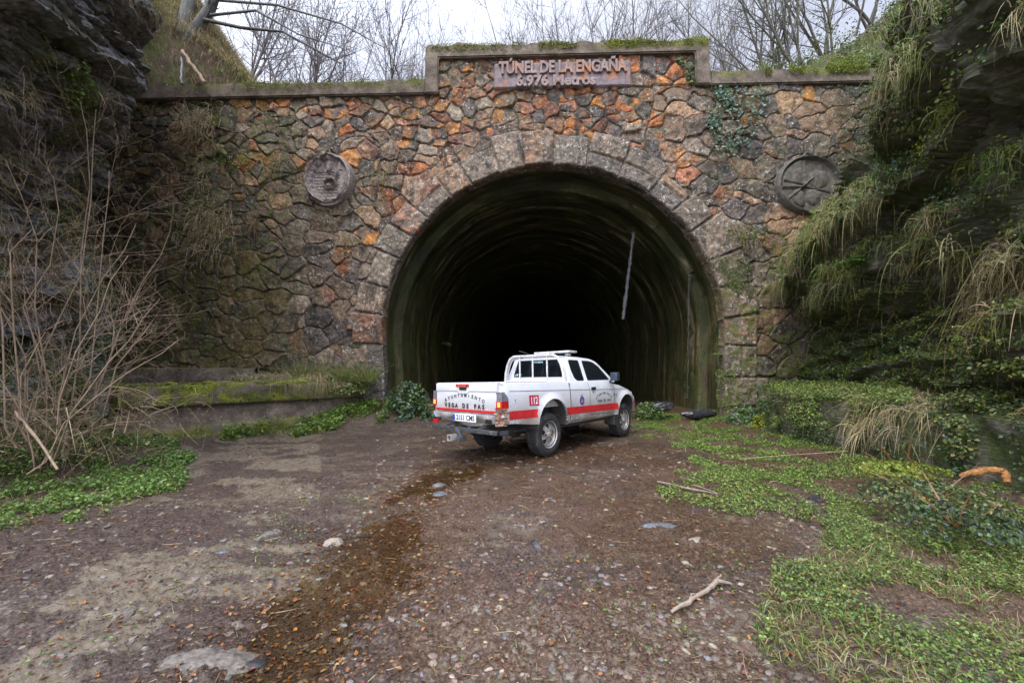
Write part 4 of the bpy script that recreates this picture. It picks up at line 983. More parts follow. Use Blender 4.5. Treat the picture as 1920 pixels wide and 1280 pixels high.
# panels with window holes
def panel(mb, outer, holes, fn, th=.02, nrm=None):
    polys = [[Vector((*p, 0)) for p in outer]]+[[Vector((*p, 0)) for p in h] for h in holes]
    flat = [p for q_ in polys for p in q_]; tri = tessellate_polygon(polys)
    A = [fn(p.x, p.y, 0) for p in flat]; B = [fn(p.x, p.y, th) for p in flat]; n = len(flat)
    F = [list(t) for t in tri]+[[n+i for i in t][::-1] for t in tri]; b = 0
    for q_ in polys:
        m_ = len(q_)
        for i in range(m_): j = (i+1) % m_; F.append([b+i, b+j, n+b+j, n+b+i])
        b += m_
    mb.add(A+B, F)
def rnd(poly, r=.03, k=4):
    out = []; n = len(poly)
    for i in range(n):
        p = Vector(poly[i]); a = Vector(poly[i-1]); b = Vector(poly[(i+1) % n]); d1 = (a-p); d2 = (b-p); rr_ = min(r, d1.length*.4, d2.length*.4)
        s1 = p+d1.normalized()*rr_; s2 = p+d2.normalized()*rr_
        for q_ in range(k+1):
            t = q_/k; out.append(tuple(s1*(1-t)**2+p*2*t*(1-t)+s2*t*t))
    return out
def tl(h): return .045+max(0, h-1.25)*.36      # lean of the cab sides
side_out = [(1.93, 1.25), (3.70, 1.235), (3.66, 1.262), (3.44, 1.43), (3.26, 1.60), (3.10, 1.695), (2.93, 1.735), (2.60, 1.752), (2.10, 1.758), (1.98, 1.745), (1.945, 1.5)]
rwin = rnd([(2.12, 1.335), (2.20, 1.285), (2.47, 1.285), (2.485, 1.70), (2.10, 1.705), (2.085, 1.5)], .05)
dwin = rnd([(2.575, 1.285), (3.50, 1.285), (3.42, 1.375), (3.20, 1.585), (3.03, 1.665), (2.90, 1.69), (2.59, 1.698)], .04)
mbp = TB()
gl_ = []
for mir in (0, 1):
    fn = (lambda x, y, d, m_=mir: (x, (1.7-tl(y)-d) if m_ else tl(y)+d, y))
    panel(mbp, side_out, [rwin, dwin], fn, .035)
    gl_.append(fn)
# rear wall of the cab
rout = [(.05, 1.25), (1.65, 1.25), (1.62, 1.42), (1.50, 1.66), (1.44, 1.745), (1.36, 1.775), (.34, 1.775), (.26, 1.745), (.20, 1.66), (.08, 1.42)]
rhole = rnd([(.20, 1.365), (1.50, 1.365), (1.38, 1.715), (.32, 1.715)], .05)
fr_ = lambda x, y, d: (1.925+(y-1.25)*.10+d, x, y); panel(mbp, rout, [rhole], fr_, .03)
# roof
rows = []
for s_ in np.linspace(1.965, 3.16, 18):
    e_ = float(np.interp(s_, [1.965, 2.05, 2.6, 2.93, 3.06, 3.16], [1.752, 1.757, 1.755, 1.737, 1.71, 1.665])); r = []
    for u in np.linspace(0, 1, 21):
        y0 = tl(e_); r.append((s_, y0+(1.7-2*y0)*u, e_+.045*(1-abs(2*u-1)**3.2)*(1-.6*float(ss(2.95, 3.16, s_)))))
    rows.append(r)
mbp.sheet([r[::-1] for r in rows][::-1])
# windscreen frame
ws = lambda x, y, d: (3.70-(y)*1.10-d*.5, .85+x, 1.25+y*.86-d*.5)
panel(mbp, [(-.80, 0), (.80, 0), (.655, .485), (-.655, .485)], [rnd([(-.74, .04), (.74, .04), (.61, .45), (-.61, .45)], .05)], ws, .02)
gh = mbp.build('greenhouse', M['paint'], truck, smooth=True, sharp=30)
def glass(name, poly, fn, d, label=None, rim=True):
    mb = TB(); panel(mb, poly, [], lambda x, y, q_: fn(x, y, q_+d), .005); g_ = mb.build(name, M['glass'], truck, smooth=False)
    if label: g_['label'] = label
    if rim:
        c = np.mean(np.array(poly), 0); inn = [tuple(c+(np.array(p)-c)*np.array([.955, .935])) for p in poly]; mb = TB(); panel(mb, poly, [inn], lambda x, y, q_: fn(x, y, q_+d-.004), .003); mb.build('rubber_seal', M['plastic'], g_, smooth=False)
    return g_
for i, fn in enumerate(gl_):
    glass('side_window', rwin, fn, .012, 'quarter window of the extended cab'); dw = glass('side_window', dwin, fn, .012, 'front door window')
rg_ = glass('rear_window', rhole, fr_, .010)
glass('windscreen', rnd([(-.74, .04), (.74, .04), (.61, .45), (-.61, .45)], .05), ws, .008, rim=False)
mb = TB(); V, F = put_text('MITSUBISHI', .05, lambda x, y: (1.972, .86-x, 1.655+y), .002, 1.1); mb.add(V, F)
V, F = put_text('4x4', .035, lambda x, y: (1.936, 1.42-x, 1.40+y), .001, 1.1); 
mb.box((1.934, 1.36, 1.395), (1.9355, 1.40, 1.44)); mb.box((1.934, 1.41, 1.398), (1.9355, 1.46, 1.415)); mb.box((1.934, 1.26, 1.42), (1.9355, 1.345, 1.432))
mb.build('window_sticker', M['decalblue'] if 0 else simple('pale_blue_sticker', (.35, .55, .66), .5), rg_, smooth=False)
# doors: shut lines, handle
def lineside(mb, pts, w_=.006, off=.004, mir=False):
    rows = []
    n = len(pts)
    for i, (s_, h) in enumerate(pts):
        a = np.array(pts[max(i-1, 0)]); b = np.array(pts[min(i+1, n-1)]); d = (b-a)/max(np.linalg.norm(b-a), 1e-6); p = np.array([-d[1], d[0]])*w_/2
        row = []
        for sg in (-1, 1):
            q_ = np.array([s_, h])+p*sg; y = side_y(q_[0], q_[1])-off; row.append((q_[0], 1.7-y if mir else y, q_[1]))
        rows.append(row if not mir else row[::-1])
    mb.sheet(rows)
def dens(pts, n=12):
    out = []
    for (a, b), (c, d) in zip(pts[:-1], pts[1:]): out += [(a+(c-a)*k/n, b+(d-b)*k/n) for k in range(n)]
    return out+[pts[-1]]
door_pts = dens([(2.545, 1.25), (2.575, 1.12), (2.56, .70), (2.58, .62), (3.50, .59), (3.56, .66), (3.60, .9), (3.60, 1.12), (3.56, 1.225)])
for mir in (False, True):
    mb = TB(); lineside(mb, door_pts, .009, .003, mir); dl_ = mb.build('door_seam', M['gap'], truck)
    f = (lambda t: 1.7-t) if mir else (lambda t: t)
    a, b = sorted((f(-.004), f(.02))); mb = TB(); mb.box((2.64, a, 1.095), (2.80, b, 1.155), .008); mb.tube([(2.70, f(-.0), 1.05), (2.70, f(.02), 1.05)], .012, 10); mb.build('door_handle', M['plastic'], truck)
    mb = TB(); lineside(mb, dens([(.17, 1.163), (1.862, 1.125)]), .013, .004, mir); lineside(mb, dens([(1.888, 1.124), (4.25, 1.062)]), .013, .004, mir); mb.build('body_moulding', M['greyline'], truck)
    # red stripe, following the skin in strips between the arches
    mb = TB()
    for a_, b_ in ((.155, .865), (1.715, 3.705)):
        top_ = lambda s_: .858-.020*s_ if s_ < 1 else .835-.0155*s_; 
        rows = []
        for s_ in np.linspace(a_, b_, 30):
            r = []
            for k in np.linspace(0, 1, 6):
                h = top_(s_)-.135*(1-k); s2 = s_+(-.05*(1-k) if (a_ < 1 and s_ == b_) else 0); y = side_y(s2, h)-.004; r.append((s2, f(y), h))
            rows.append(r if not mir else r[::-1])
        mb = TB(); mb.sheet(rows); mb.build('red_stripe', M['redtape'], truck)
    # arch liner and lip
    for (cs_, ch, r) in AR:
        mb = TB(); rows = []
        for a in np.linspace(-.15, PI+.15, 30):
            s_ = cs_-r*math.cos(a); h = ch+r*math.sin(a); y = side_y(s_, h); rows.append([(s_, f(y-.002), h), (s_, f(y+.03), h), (s_, f(y+.38), h)])
        mb.sheet(rows)
        mb.box((cs_-r-.02, min(f(.40), f(.42)), ch-.1), (cs_+r+.02, max(f(.40), f(.42)), ch+r+.02)); mb.build('arch_liner', M['chassis'], truck)
    # mirror
    mb = TB(); x0, x1 = sorted((f(-.19), f(-.02))); mb.box((3.36, x0, 1.27), (3.50, x1, 1.45), .03); mb.tube([(3.46, f(.03), 1.25), (3.43, f(-.04), 1.30)], .022, 8)
    mr_ = mb.build('wing_mirror', M['bluemirror'], truck)
    # mud flap behind the front wheel
    mb = TB(); x0, x1 = sorted((f(.03), f(.30))); mb.box((3.64, x0, .30), (3.655, x1, .60), .004); mb.build('mud_flap', M['chassis'], truck)
    # bumper side and stripe on the front corner
    mb = TB(); rows = []
    for h in np.linspace(.55, .86, 7):
        k = math.sin(PI*(h-.55)/.31)*.02
        row = [(4.50, f(.045-k), h), (4.62, f(.05-k), h), (4.70, f(.09-k), h), (4.74+k, f(.2), h), (4.75+k, f(.5), h), (4.76+k, f(.85), h)]
        rows.append(row if not mir else row[::-1])
    rows.append([(a-.05, b, c+.015) for a, b, c in rows[-1]]); mb.sheet(rows); mb.build('front_bumper', M['paint'], truck)
    mb = TB(); row = lambda h: [(4.52, f(.022), h), (4.62, f(.028), h), (4.71, f(.07), h)][::-1 if mir else 1]; mb.sheet([row(.62), row(.78)]); mb.build('bumper_stripe', M['redtape'], truck)
    mb = TB(); x0, x1 = sorted((f(.10), f(.42))); mb.box((4.63, x0, .87), (4.675, x1, .985), .02); mb.build('headlight', simple('headlamp_glass', (.5, .5, .52), .1), truck)
mb = TB(); mb.box((4.64, .45, .74), (4.685, 1.25, .95), .01); mb.build('grille', M['plastic'], truck)
# decals on the right side
sd = lambda mir=False: (lambda x, y: (x, side_y(x, y)-.0055, y))
mb = TB(); pts = [[(s_, side_y(s_, h)-.0045, h+.012*math.sin((s_-.64)*18)*.3) for s_ in np.linspace(.65, .905, 8)] for h in np.linspace(.905, 1.075, 5)]; mb.sheet([r for r in pts]); d112 = mb.build('emergency_number_sticker', M['decalred'], truck)
mb = TB(); V, F = put_text('112', .165, lambda x, y: (.778+x, side_y(.778+x, .93+y)-.0075, .932+y), .003, .80); mb.add(V, F); mb.build('sticker_lettering', M['decalwhite'], d112, smooth=False)
def disc(mb, cs_, ch, rs_, rh, off, n=24, z0=0):
    V = [(cs_, side_y(cs_, ch)-off, ch)]+[(cs_+rs_*math.cos(2*PI*k/n), side_y(cs_, ch)-off, ch+rh*math.sin(2*PI*k/n)) for k in range(n)]; mb.add(V, [[0, 1+k, 1+(k+1) % n] for k in range(n)])
mb = TB(); disc(mb, 2.265, .905, .085, .085, .0055); em = mb.build('round_emblem', M['decalblue'], truck)
mb = TB(); V = []; n = 3
for k in range(3): V.append((2.265+.05*math.cos(PI/2+2*PI*k/3), side_y(2.265, .9)-.0075, .895+.05*math.sin(PI/2+2*PI*k/3)))
mb.add(V, [[0, 1, 2]]); mb.build('emblem_triangle', simple('orange_triangle', (.5, .2, .2), .5), em, smooth=False)
mb = TB(); mb.add([(2.235, side_y(2.26, 1)-.006, .993), (2.295, side_y(2.26, 1)-.006, .993), (2.305, side_y(2.26, 1)-.006, 1.03), (2.28, side_y(2.26, 1)-.006, 1.015), (2.265, side_y(2.26, 1)-.006, 1.04), (2.25, side_y(2.26, 1)-.006, 1.015), (2.225, side_y(2.26, 1)-.006, 1.03)], [[0, 1, 2, 3, 4, 5, 6]]); mb.build('emblem_crown', simple('crown_sticker', (.5, .25, .18), .5), em, smooth=False)
mb = TB(); arc_text(mb, 'AYUNTAMIENTO', .062, 2.80, 3.46, .895, .105, sd(), .002, .9); arc_text(mb, 'VEGA DE PAS', .07, 2.84, 3.42, .842, 0., sd(), .003, .85)
V, F = put_text('L 200', .035, lambda x, y: (3.58+x*1.2, side_y(3.58, .95+y)-.006, .955+y), .002, 1.); mb.add(V, F)
mb.build('door_lettering', M['decaldark'], truck, smooth=False)
mb = TB(); disc(mb, 3.71, .965, .022, .026, .006, 12); mb.tube([(.30, side_y(.3, 1.0)-.005, 1.04), (.30, side_y(.3, 1.0)-.005, .965)], .003, 4); mb.box((.28, .005, 1.018), (.325, .009, 1.024)); mb.build('small_badge', M['greyline'], truck)
# roll hoop with bars
mb = TB(); P = []
for t, h in ((1.60, 1.27), (1.585, 1.45), (1.53, 1.63), (1.46, 1.745), (1.36, 1.795), (.34, 1.795), (.24, 1.745), (.17, 1.63), (.115, 1.45), (.10, 1.27)): P.append((1.80, t, h))
mb.tube(P, .026, 10); mb.tube([(1.86, t, h-.03 if 0 < i < 9 else h) for i, (_, t, h) in enumerate(P)], .018, 8)
for t in (1.19, .85, .49): mb.tube([(1.80, t, 1.27), (1.80, t, 1.79)], .017, 8)
mb.tube([(1.80, .115, 1.285), (1.80, 1.585, 1.285)], .018, 8)
hp = mb.build('roll_hoop', M['hoop'], truck)
mb = TB(); mb.tube([(1.83, .86, 1.80), (1.74, 1.02, 1.87), (1.70, 1.12, 1.905)], .006, 6); mb.build('aerial', M['plastic'], truck)
mb = TB(); mb.box((2.22, .25, 1.855), (2.52, 1.15, 1.895), .018)
for t in (.38, 1.02): mb.box((2.32, t-.04, 1.79), (2.42, t+.04, 1.86), .008)
rb = mb.build('roof_light_bar', M['hoop'], truck); mb = TB(); mb.box((2.25, .30, 1.848), (2.49, 1.10, 1.857)); mb.build('light_bar_underside', M['plastic'], rb)
# interior
mb = TB(); mb.box((2.0, .12, .6), (3.5, 1.58, .64)); mb.box((3.35, .12, .95), (3.62, 1.58, 1.24), .04)
mb.build('dashboard_and_floor', M['plastic'], truck)
for t in (.42, 1.26):
    mb = TB(); mb.box((2.55, t-.24, .82), (3.0, t+.24, .95), .05); mb.box((2.42, t-.23, .9), (2.56, t+.23, 1.42), .05); mb.box((2.42, t-.12, 1.44), (2.52, t+.12, 1.60), .04); mb.build('seat', M['seat'], truck)
mb = TB(); mb.add([(3.25, .3, 1.30), (3.42, .25, 1.27), (3.38, .45, 1.36), (3.2, .5, 1.33)], [[0, 1, 2, 3]]); o = mb.build('paper_sheet', simple('paper', (.6, .65, .7), .7), truck, smooth=False)
mb = TB(); mb.tube([(3.28+.04*math.cos(a), 1.25+.19*math.cos(a), 1.14+.19*math.sin(a)) for a in np.linspace(0, 2*PI, 25)], .014, 6); mb.build('steering_wheel', M['plastic'], truck)
# chassis
mb = TB()
for t in (.42, 1.22): mb.box((.05, t, .50), (4.5, t+.09, .62), .01)
for s_ in (.15, .8, 2.0, 3.1): mb.box((s_, .42, .52), (s_+.08, 1.3, .6), .01)
mb.tube([(1.24, .2, .38), (1.24, 1.5, .38)], .05, 12); mb.tube([(4.11, .2, .38), (4.11, 1.5, .38)], .045, 12)
mb.tube([(1.10, .85, .38), (1.24, .85, .38), (1.38, .85, .38)], [.09, .15, .08], 14); mb.tube([(1.38, .85, .40), (3.2, .85, .50)], .035, 8)
for t in (.35, 1.35): mb.box((.6, t-.035, .33), (1.9, t+.035, .37), .006)
mb.box((1.75, .16, .42), (3.6, .62, .55), .03); mb.box((3.5, .4, .45), (4.5, 1.3, .62), .04)
mb.box((.25, .55, .42), (.85, 1.15, .58), .06)
mb.build('chassis', M['chassis'], truck)
mb = TB(); mb.tube([(1.0, .30, .48), (.45, .28, .50), (.22, .18, .45)], .035, 12); mb.build('exhaust_pipe', M['bar'], truck)
# tow bar
mb = TB(); mb.box((-.14, .0, .515), (-.08, 1.56, .575), .004); mb.add([(-.13, .0, .515), (-.07, .0, .515), (-.07, .0, .575), (-.13, .0, .575), (.12, -.0, .50), (.14, .03, .50), (.14, .03, .57), (.12, -.0, .57)], [[0, 1, 2, 3], [4, 5, 6, 7], [0, 1, 5, 4], [1, 2, 6, 5], [2, 3, 7, 6], [3, 0, 4, 7]])
mb.box((-.08, .40, .53), (.1, .46, .60), .004); mb.box((-.08, 1.24, .53), (.1, 1.30, .60), .004)
tb_ = mb.build('tow_bar', M['bar'], truck)
mb = TB(); mb.tube([(-.12, .62, .575), (-.12, .62, .62)], .028, 12); mb.tube([(-.12, 1.03, .575), (-.12, 1.03, .60)], .045, 12); mb.tube([(-.16, .90, .56), (-.12, .84, .45), (-.10, .82, .42)], [.03, .035, .03], 8)
mb.box((-.24, .72, .37), (-.10, .80, .45), .004); mb.build('hitch_pin', M['bar'], tb_)
mb = TB()
for (a, b) in (((-.30, .86, .37), (-.12, .875, .47)), ((-.30, .945, .37), (-.12, .96, .47)), ((-.30, .86, .37), (-.12, .96, .385)), ((-.30, .86, .455), (-.12, .96, .47))): mb.box(a, b, .003)
mb.build('receiver_socket', M['steel'], tb_)
# wheels
def lathe(mb, prof, axis_t, cs_, ch, n=48, sgn=1):
    rows = [[(cs_+r*math.cos(2*PI*k/n), axis_t+sgn*y, ch+r*math.sin(2*PI*k/n)) for k in range(n+1)] for y, r in prof]
    mb.sheet(rows)
def wheel(cs_, right, steer=0.):
    sgn = 1 if right else -1; ax = .035 if right else 1.665; R = .375; ch = .375
    mb = TB(); lathe(mb, [(.03, .20), (.012, .235), (.0, .28), (.004, .32), (.02, .352), (.035, .362), (.06, .366), (.20, .366), (.225, .362), (.24, .35), (.255, .30), (.24, .22)], ax, cs_, ch, 64, sgn)
    n = 44
    for k in range(n):
        a = 2*PI*k/n
        for (y0, y1, da, w_) in ((.028, .072, 0, .62), (.085, .125, .5, .6), (.135, .175, 0, .6), (.188, .232, .5, .62)):
            a0 = a+da*2*PI/n; a1 = a0+w_*2*PI/n; V = []
            for aa in (a0, a1):
                for yy in (y0, y1):
                    for r_ in (.358, R if .05 < (y0+y1)/2 < .21 else R-.003): V.append((cs_+r_*math.cos(aa), ax+sgn*yy, ch+r_*math.sin(aa)))
            mb.add(V, [[0, 1, 3, 2], [4, 6, 7, 5], [1, 5, 7, 3], [0, 4, 5, 1], [2, 3, 7, 6]])
    wv = mb.build('wheel', M['rubber'], truck)
    mb = TB(); lathe(mb, [(.02, .222), (.008, .232), (.012, .224), (.03, .212), (.07, .205), (.20, .205)], ax, cs_, ch, 64, sgn)
    holes = []
    for k in range(5):
        c = 2*PI*k/5+.3; pts = [(.175*math.cos(c+a), .175*math.sin(c+a)) for a in np.linspace(-.36, .36, 7)]+[(.095*math.cos(c+a), .095*math.sin(c+a)) for a in (.2, 0, -.2)]
        holes.append(rnd(pts, .008, 2))
    outer = [(.212*math.cos(2*PI*k/48), .212*math.sin(2*PI*k/48)) for k in range(48)]
    def fd(x, y, d):
        r_ = math.hypot(x, y); dish = .045-.02*math.cos(min(r_/.212, 1)*PI)-.015*(r_ < .11); return (cs_+x, ax+sgn*(dish+d), ch+y)
    panel(mb, outer, holes, fd, .02)
    lathe(mb, [(.0, .001), (.0, .035), (.008, .048), (.04, .055)], ax, cs_, ch, 20, sgn)
    rim = mb.build('rim', M['steel'], wv, sharp=40)
    mb = TB()
    for k in range(6): c = 2*PI*k/6; mb.tube([(cs_+.075*math.cos(c), ax+sgn*.02, ch+.075*math.sin(c)), (cs_+.075*math.cos(c), ax+sgn*.045, ch+.075*math.sin(c))], .011, 6)
    lathe(mb, [(.10, .001), (.10, .2)], ax, cs_, ch, 24, sgn); mb.build('wheel_nuts', M['chassis'], wv)
for cs_ in (1.24, 4.11):
    wheel(cs_, True); wheel(cs_, False)
# ================================================================== VEGETATION
UP = np.array([0, 0, 1.])
def nrm(v): return v/np.maximum(np.linalg.norm(v, axis=-1, keepdims=True), 1e-9)
def pal(rs, n, cols, jit=.25):
    c = np.array(cols)[rs.randint(0, len(cols), n)]; return c*(1+(rs.rand(n, 1)-.5)*2*jit)*(1+(rs.rand(n, 3)-.5)*.2)
class Fol:
    def __init__(s, seed): s.V = []; s.F = []; s.C = []; s.n = 0; s.r = RS(seed)
    def push(s, V, F, C): s.V.append(V); s.F.append(F+s.n); s.C.append(C); s.n += len(V)
    def leaves(s, P, N, size, col, asp=.42, ax=None, tilt=.6):
        n = len(P)
        if n == 0: return
        N = nrm(np.asarray(N)+s.r.randn(n, 3)*tilt); a = s.r.randn(n, 3) if ax is None else ax+s.r.randn(n, 3)*.35
        a = nrm(a-N*(a*N).sum(1, keepdims=True)); b = np.cross(N, a); z = (np.zeros(n)+size)*(.6+.8*s.r.rand(n)); z = z[:, None]
        V = np.stack([P, P+a*z*.35+b*z*asp+N*z*.1, P+a*z*.85+b*z*asp*.55+N*z*.05, P+a*z*1.05-N*z*.1, P+a*z*.85-b*z*asp*.55+N*z*.05, P+a*z*.35-b*z*asp+N*z*.1, P+a*z*.55-N*z*.04], 1).reshape(-1, 3)
        F = np.arange(n)[:, None, None]*7+np.array([[0, 1, 2, 6], [6, 2, 3, 4], [0, 6, 4, 5]])[None]
        s.push(V, F.reshape(-1, 4), np.repeat(col, 7, 0))
    def blades(s, P, D, L, Wd, droop, col, nseg=5, curl=.15):
        n = len(P)
        if n == 0: return
        D = nrm(D); L = (np.zeros(n)+L)[:, None]; droop = (np.zeros(n)+droop)[:, None]
        sd = nrm(np.cross(D, s.r.randn(n, 3)))*(np.zeros(n)+Wd)[:, None]*.5; cu = s.r.randn(n, 3)*curl*L
        V = []
        for k in range(nseg+1):
            t = k/nseg; c = P+D*L*(t-.35*t*t*np.minimum(droop, 1))+cu*t*t-UP*L*droop*t*t; wv = sd*(1-t)**.7+sd*.12
            V += [c-wv, c+wv]
        V = np.stack(V, 1).reshape(-1, 3); m_ = 2*(nseg+1)
        F = np.arange(n)[:, None, None]*m_+np.array([[2*k, 2*k+1, 2*k+3, 2*k+2] for k in range(nseg)])[None]
        s.push(V, F.reshape(-1, 4), np.repeat(col, m_, 0))
    def frond(s, P, D, L, col, droop=.5, pin=14):
        D = nrm(np.asarray(D, float)[None])[0]; side = nrm(np.cross(D, UP)[None])[0]; N = np.cross(side, D)
        t = np.repeat(np.linspace(.12, .98, pin), 2); sg = np.tile([1, -1], pin); C0 = P+D*L*t[:, None]-UP*(L*droop*t**2)[:, None]
        ln = L*.30*np.sin(np.clip(t*1.05, 0, 1)*PI)**.6*(1-.3*t)+.01*L
        ax = side*sg[:, None]*1.+D*.45-UP*.15
        s.blades(C0, ax, ln, L*.075, .15, np.tile(col, (len(t), 1))*(.85+.3*s.r.rand(len(t), 1)), 3, .03)
        s.blades(P[None], D[None], L, .008, droop, np.tile(np.array(col)*.6, (1, 1)), 8, 0.)
    def obj(s, name, mat, parent=None, origin=None):
        return mk(name, np.concatenate(s.V), np.concatenate(s.F), mat, parent, smooth=False, col=np.concatenate(s.C), origin=origin)
GREEN = [(.095, .17, .03), (.125, .21, .04), (.16, .25, .055), (.07, .125, .03)]
LIME = [(.18, .27, .04), (.23, .30, .05), (.14, .22, .035)]
DKGREEN = [(.045, .08, .022), (.065, .11, .03), (.09, .13, .045), (.055, .09, .04)]
DRY = [(.30, .22, .12), (.24, .17, .09), (.36, .29, .17), (.17, .11, .06)]
OLIVE = [(.15, .18, .045), (.22, .22, .07), (.11, .14, .04), (.28, .24, .11)]
YMOSS = [(.17, .20, .018), (.23, .24, .022), (.12, .155, .018)]
DRYP = [(.42, .34, .20), (.36, .28, .16), (.48, .40, .26), (.28, .24, .12)]
RUSTY = [(.20, .085, .03), (.13, .055, .02), (.26, .13, .05)]
BLUEG = [(.10, .17, .12), (.07, .13, .09), (.15, .22, .17)]
def ground_pts(rs, n, cond, xr, yrng, clump=None, power=1.):
    out = []
    tot = 0
    while tot < n:
        y = yrng[0]+(yrng[1]-yrng[0])*rs.rand(n*3)**power; x = xr[0]+(xr[1]-xr[0])*rs.rand(n*3)
        px, py, vl, vw, vr, w1, w2 = masks(x, y); k = cond(px, py, vl, vw, vr, w1, w2)
        if clump: k = k & (fbm(x*clump[0], y*clump[0], 3, clump[1]) > clump[2])
        p = np.stack([x[k], y[k]], 1); out.append(p); tot += len(p)
        if len(out) > 60: break
    p = np.concatenate(out)[:n]; return np.concatenate([p, (gz(p[:, 0], p[:, 1])+gz_detail(p[:, 0], p[:, 1]))[:, None]], 1)
def stuff(o, label, cat): return tag(o, label, cat, kind='stuff')
# --- clover and low leaves
def cover(name, seed, n, cond, xr, yr_, cols, size, label, cat, clump, hgt=.05, power=1., grass=0, gl=.12, extra=None):
    f = Fol(seed); p = ground_pts(f.r, n, cond, xr, yr_, clump, power)
    q_ = p+UP*(f.r.rand(len(p))**1.5*hgt)[:, None]; sz = size*(.55+.45*np.clip(p[:, 1]/6, .3, 1.3))
    f.leaves(q_, UP, sz, pal(f.r, len(p), cols), asp=.48, tilt=.45)
    if grass:
        g_ = ground_pts(f.r, grass, cond, xr, yr_, (clump[0], clump[1]+1, clump[2]-.03), power); n_ = len(g_)
        f.blades(g_, np.concatenate([f.r.randn(n_, 2)*.7, np.ones((n_, 1))], 1), gl*(.5+f.r.rand(n_)), .004+.0006*g_[:, 1], .3+.4*f.r.rand(n_), pal(f.r, n_, GREEN+OLIVE+OLIVE+DRY), 4)
    if extra: extra(f)
    return stuff(f.obj(name, M['leaf']), label, cat)
R_far = lambda px, py, vl, vw, vr, w1, w2: vr & (py < 990)
R_near = lambda px, py, vl, vw, vr, w1, w2: vr & (py >= 960) & (px > 1380)
cover('clover', 401, 52000, R_far, (1.6, 7.6), (3.6, 12.2), LIME+GREEN, .022, 'bright green clover patch spreading from the right bank onto the track', 'clover', (2.6, 410, .485), .06, 1.0, 3500, .12)
cover('ground_cover', 402, 30000, R_near, (.8, 6.5), (1.3, 5.2), GREEN+LIME[:1]+DKGREEN[:2]+OLIVE[:2], .021, 'dense low green weeds and grass filling the bottom right corner', 'weeds', (3.0, 420, .49), .10, 1.0, 12000, .13)
cover('ground_cover', 403, 20000, lambda px, py, vl, vw, vr, w1, w2: vl & (px > -60), (-9, -3.2), (3.0, 8.4), GREEN, .032, 'green ivy and weeds along the left verge under the bare shrub', 'weeds', (2.4, 430, .46), .10, 1., 3000, .12)
cover('ground_cover', 404, 15000, lambda px, py, vl, vw, vr, w1, w2: vw, (-7.5, -1.2), (7.5, 12.), GREEN+LIME, .045, 'fresh green weeds between the mossy wall and the track left of the truck', 'weeds', (1.4, 440, .34), .28, 1., 3200, .26)
cover('ground_cover', 405, 700, lambda px, py, vl, vw, vr, w1, w2: ~vr & ~vl & (py > 900) & (w1 < .3), (-2.5, 2.5), (1.4, 5), GREEN, .02, 'tiny scattered seedlings on the bare track', 'weeds', (1.2, 450, .60), .02, 1., 500, .05)
# --- dead leaves, twigs and gravel on the track
def logpts(rs, n, cond):
    out = []; t = 0
    while t < n:
        y = np.exp(np.log(1.25)+rs.rand(n*3)*(np.log(10.5)-np.log(1.25))); x = (rs.rand(n*3)*2.7-1.35)*y; m_ = masks(x, y); k = cond(*m_, x, y); out.append(np.stack([x[k], y[k]], 1)); t += k.sum()
    p = np.concatenate(out)[:n]; return np.concatenate([p, (gz(p[:, 0], p[:, 1])+gz_detail(p[:, 0], p[:, 1]))[:, None]], 1)
f = Fol(460); p = logpts(f.r, 4200, lambda px, py, vl, vw, vr, w1, w2, x, y: (f.r.rand(*px.shape) < .10+.9*(w1 > .2)*(f.r.rand(*px.shape) < .45)+.35*vl))
f.leaves(p+UP*.008, UP, .014+.0045*p[:, 1], pal(f.r, len(p), RUSTY+[(.30, .12, .03), (.16, .05, .03), (.30, .22, .10), (.09, .05, .035)], .35), asp=.36, tilt=.25)
p = logpts(f.r, 20000, lambda px, py, vl, vw, vr, w1, w2, x, y: (fbm(x*1.6, y*1.6, 3, 465) > .46) & (py > 820)); f.leaves(p+UP*.003, UP, .006+.0028*p[:, 1], pal(f.r, len(p), [(.045, .025, .022), (.08, .045, .035), (.12, .08, .06), (.03, .018, .018), (.13, .05, .035)], .4), asp=.3, tilt=.3)
stuff(f.obj('fallen_leaves', M['leaf']), 'orange and dark brown dead leaves scattered over the muddy track', 'leaves')
f = Fol(470); p = logpts(f.r, 2600, lambda px, py, vl, vw, vr, w1, w2, x, y: (f.r.rand(*px.shape) < .7) & (py > 800)); n = len(p)
f.blades(p+UP*.006, np.concatenate([f.r.randn(n, 2), .05*np.ones((n, 1))], 1), (.03+.022*p[:, 1])*(.4+f.r.rand(n)*1.3), .0022+.0007*p[:, 1], .0, pal(f.r, n, DRY+[(.1, .06, .04)], .3), 4, .12)
stuff(f.obj('twigs', M['grass']), 'thin dry twigs and straws littering the track', 'twigs')
bm = bmesh.new(); bmesh.ops.create_icosphere(bm, subdivisions=2, radius=1); IV = np.array([v.co[:] for v in bm.verts]); IF = np.array([[v.index for v in f_.verts] for f_ in bm.faces]); bm.free()
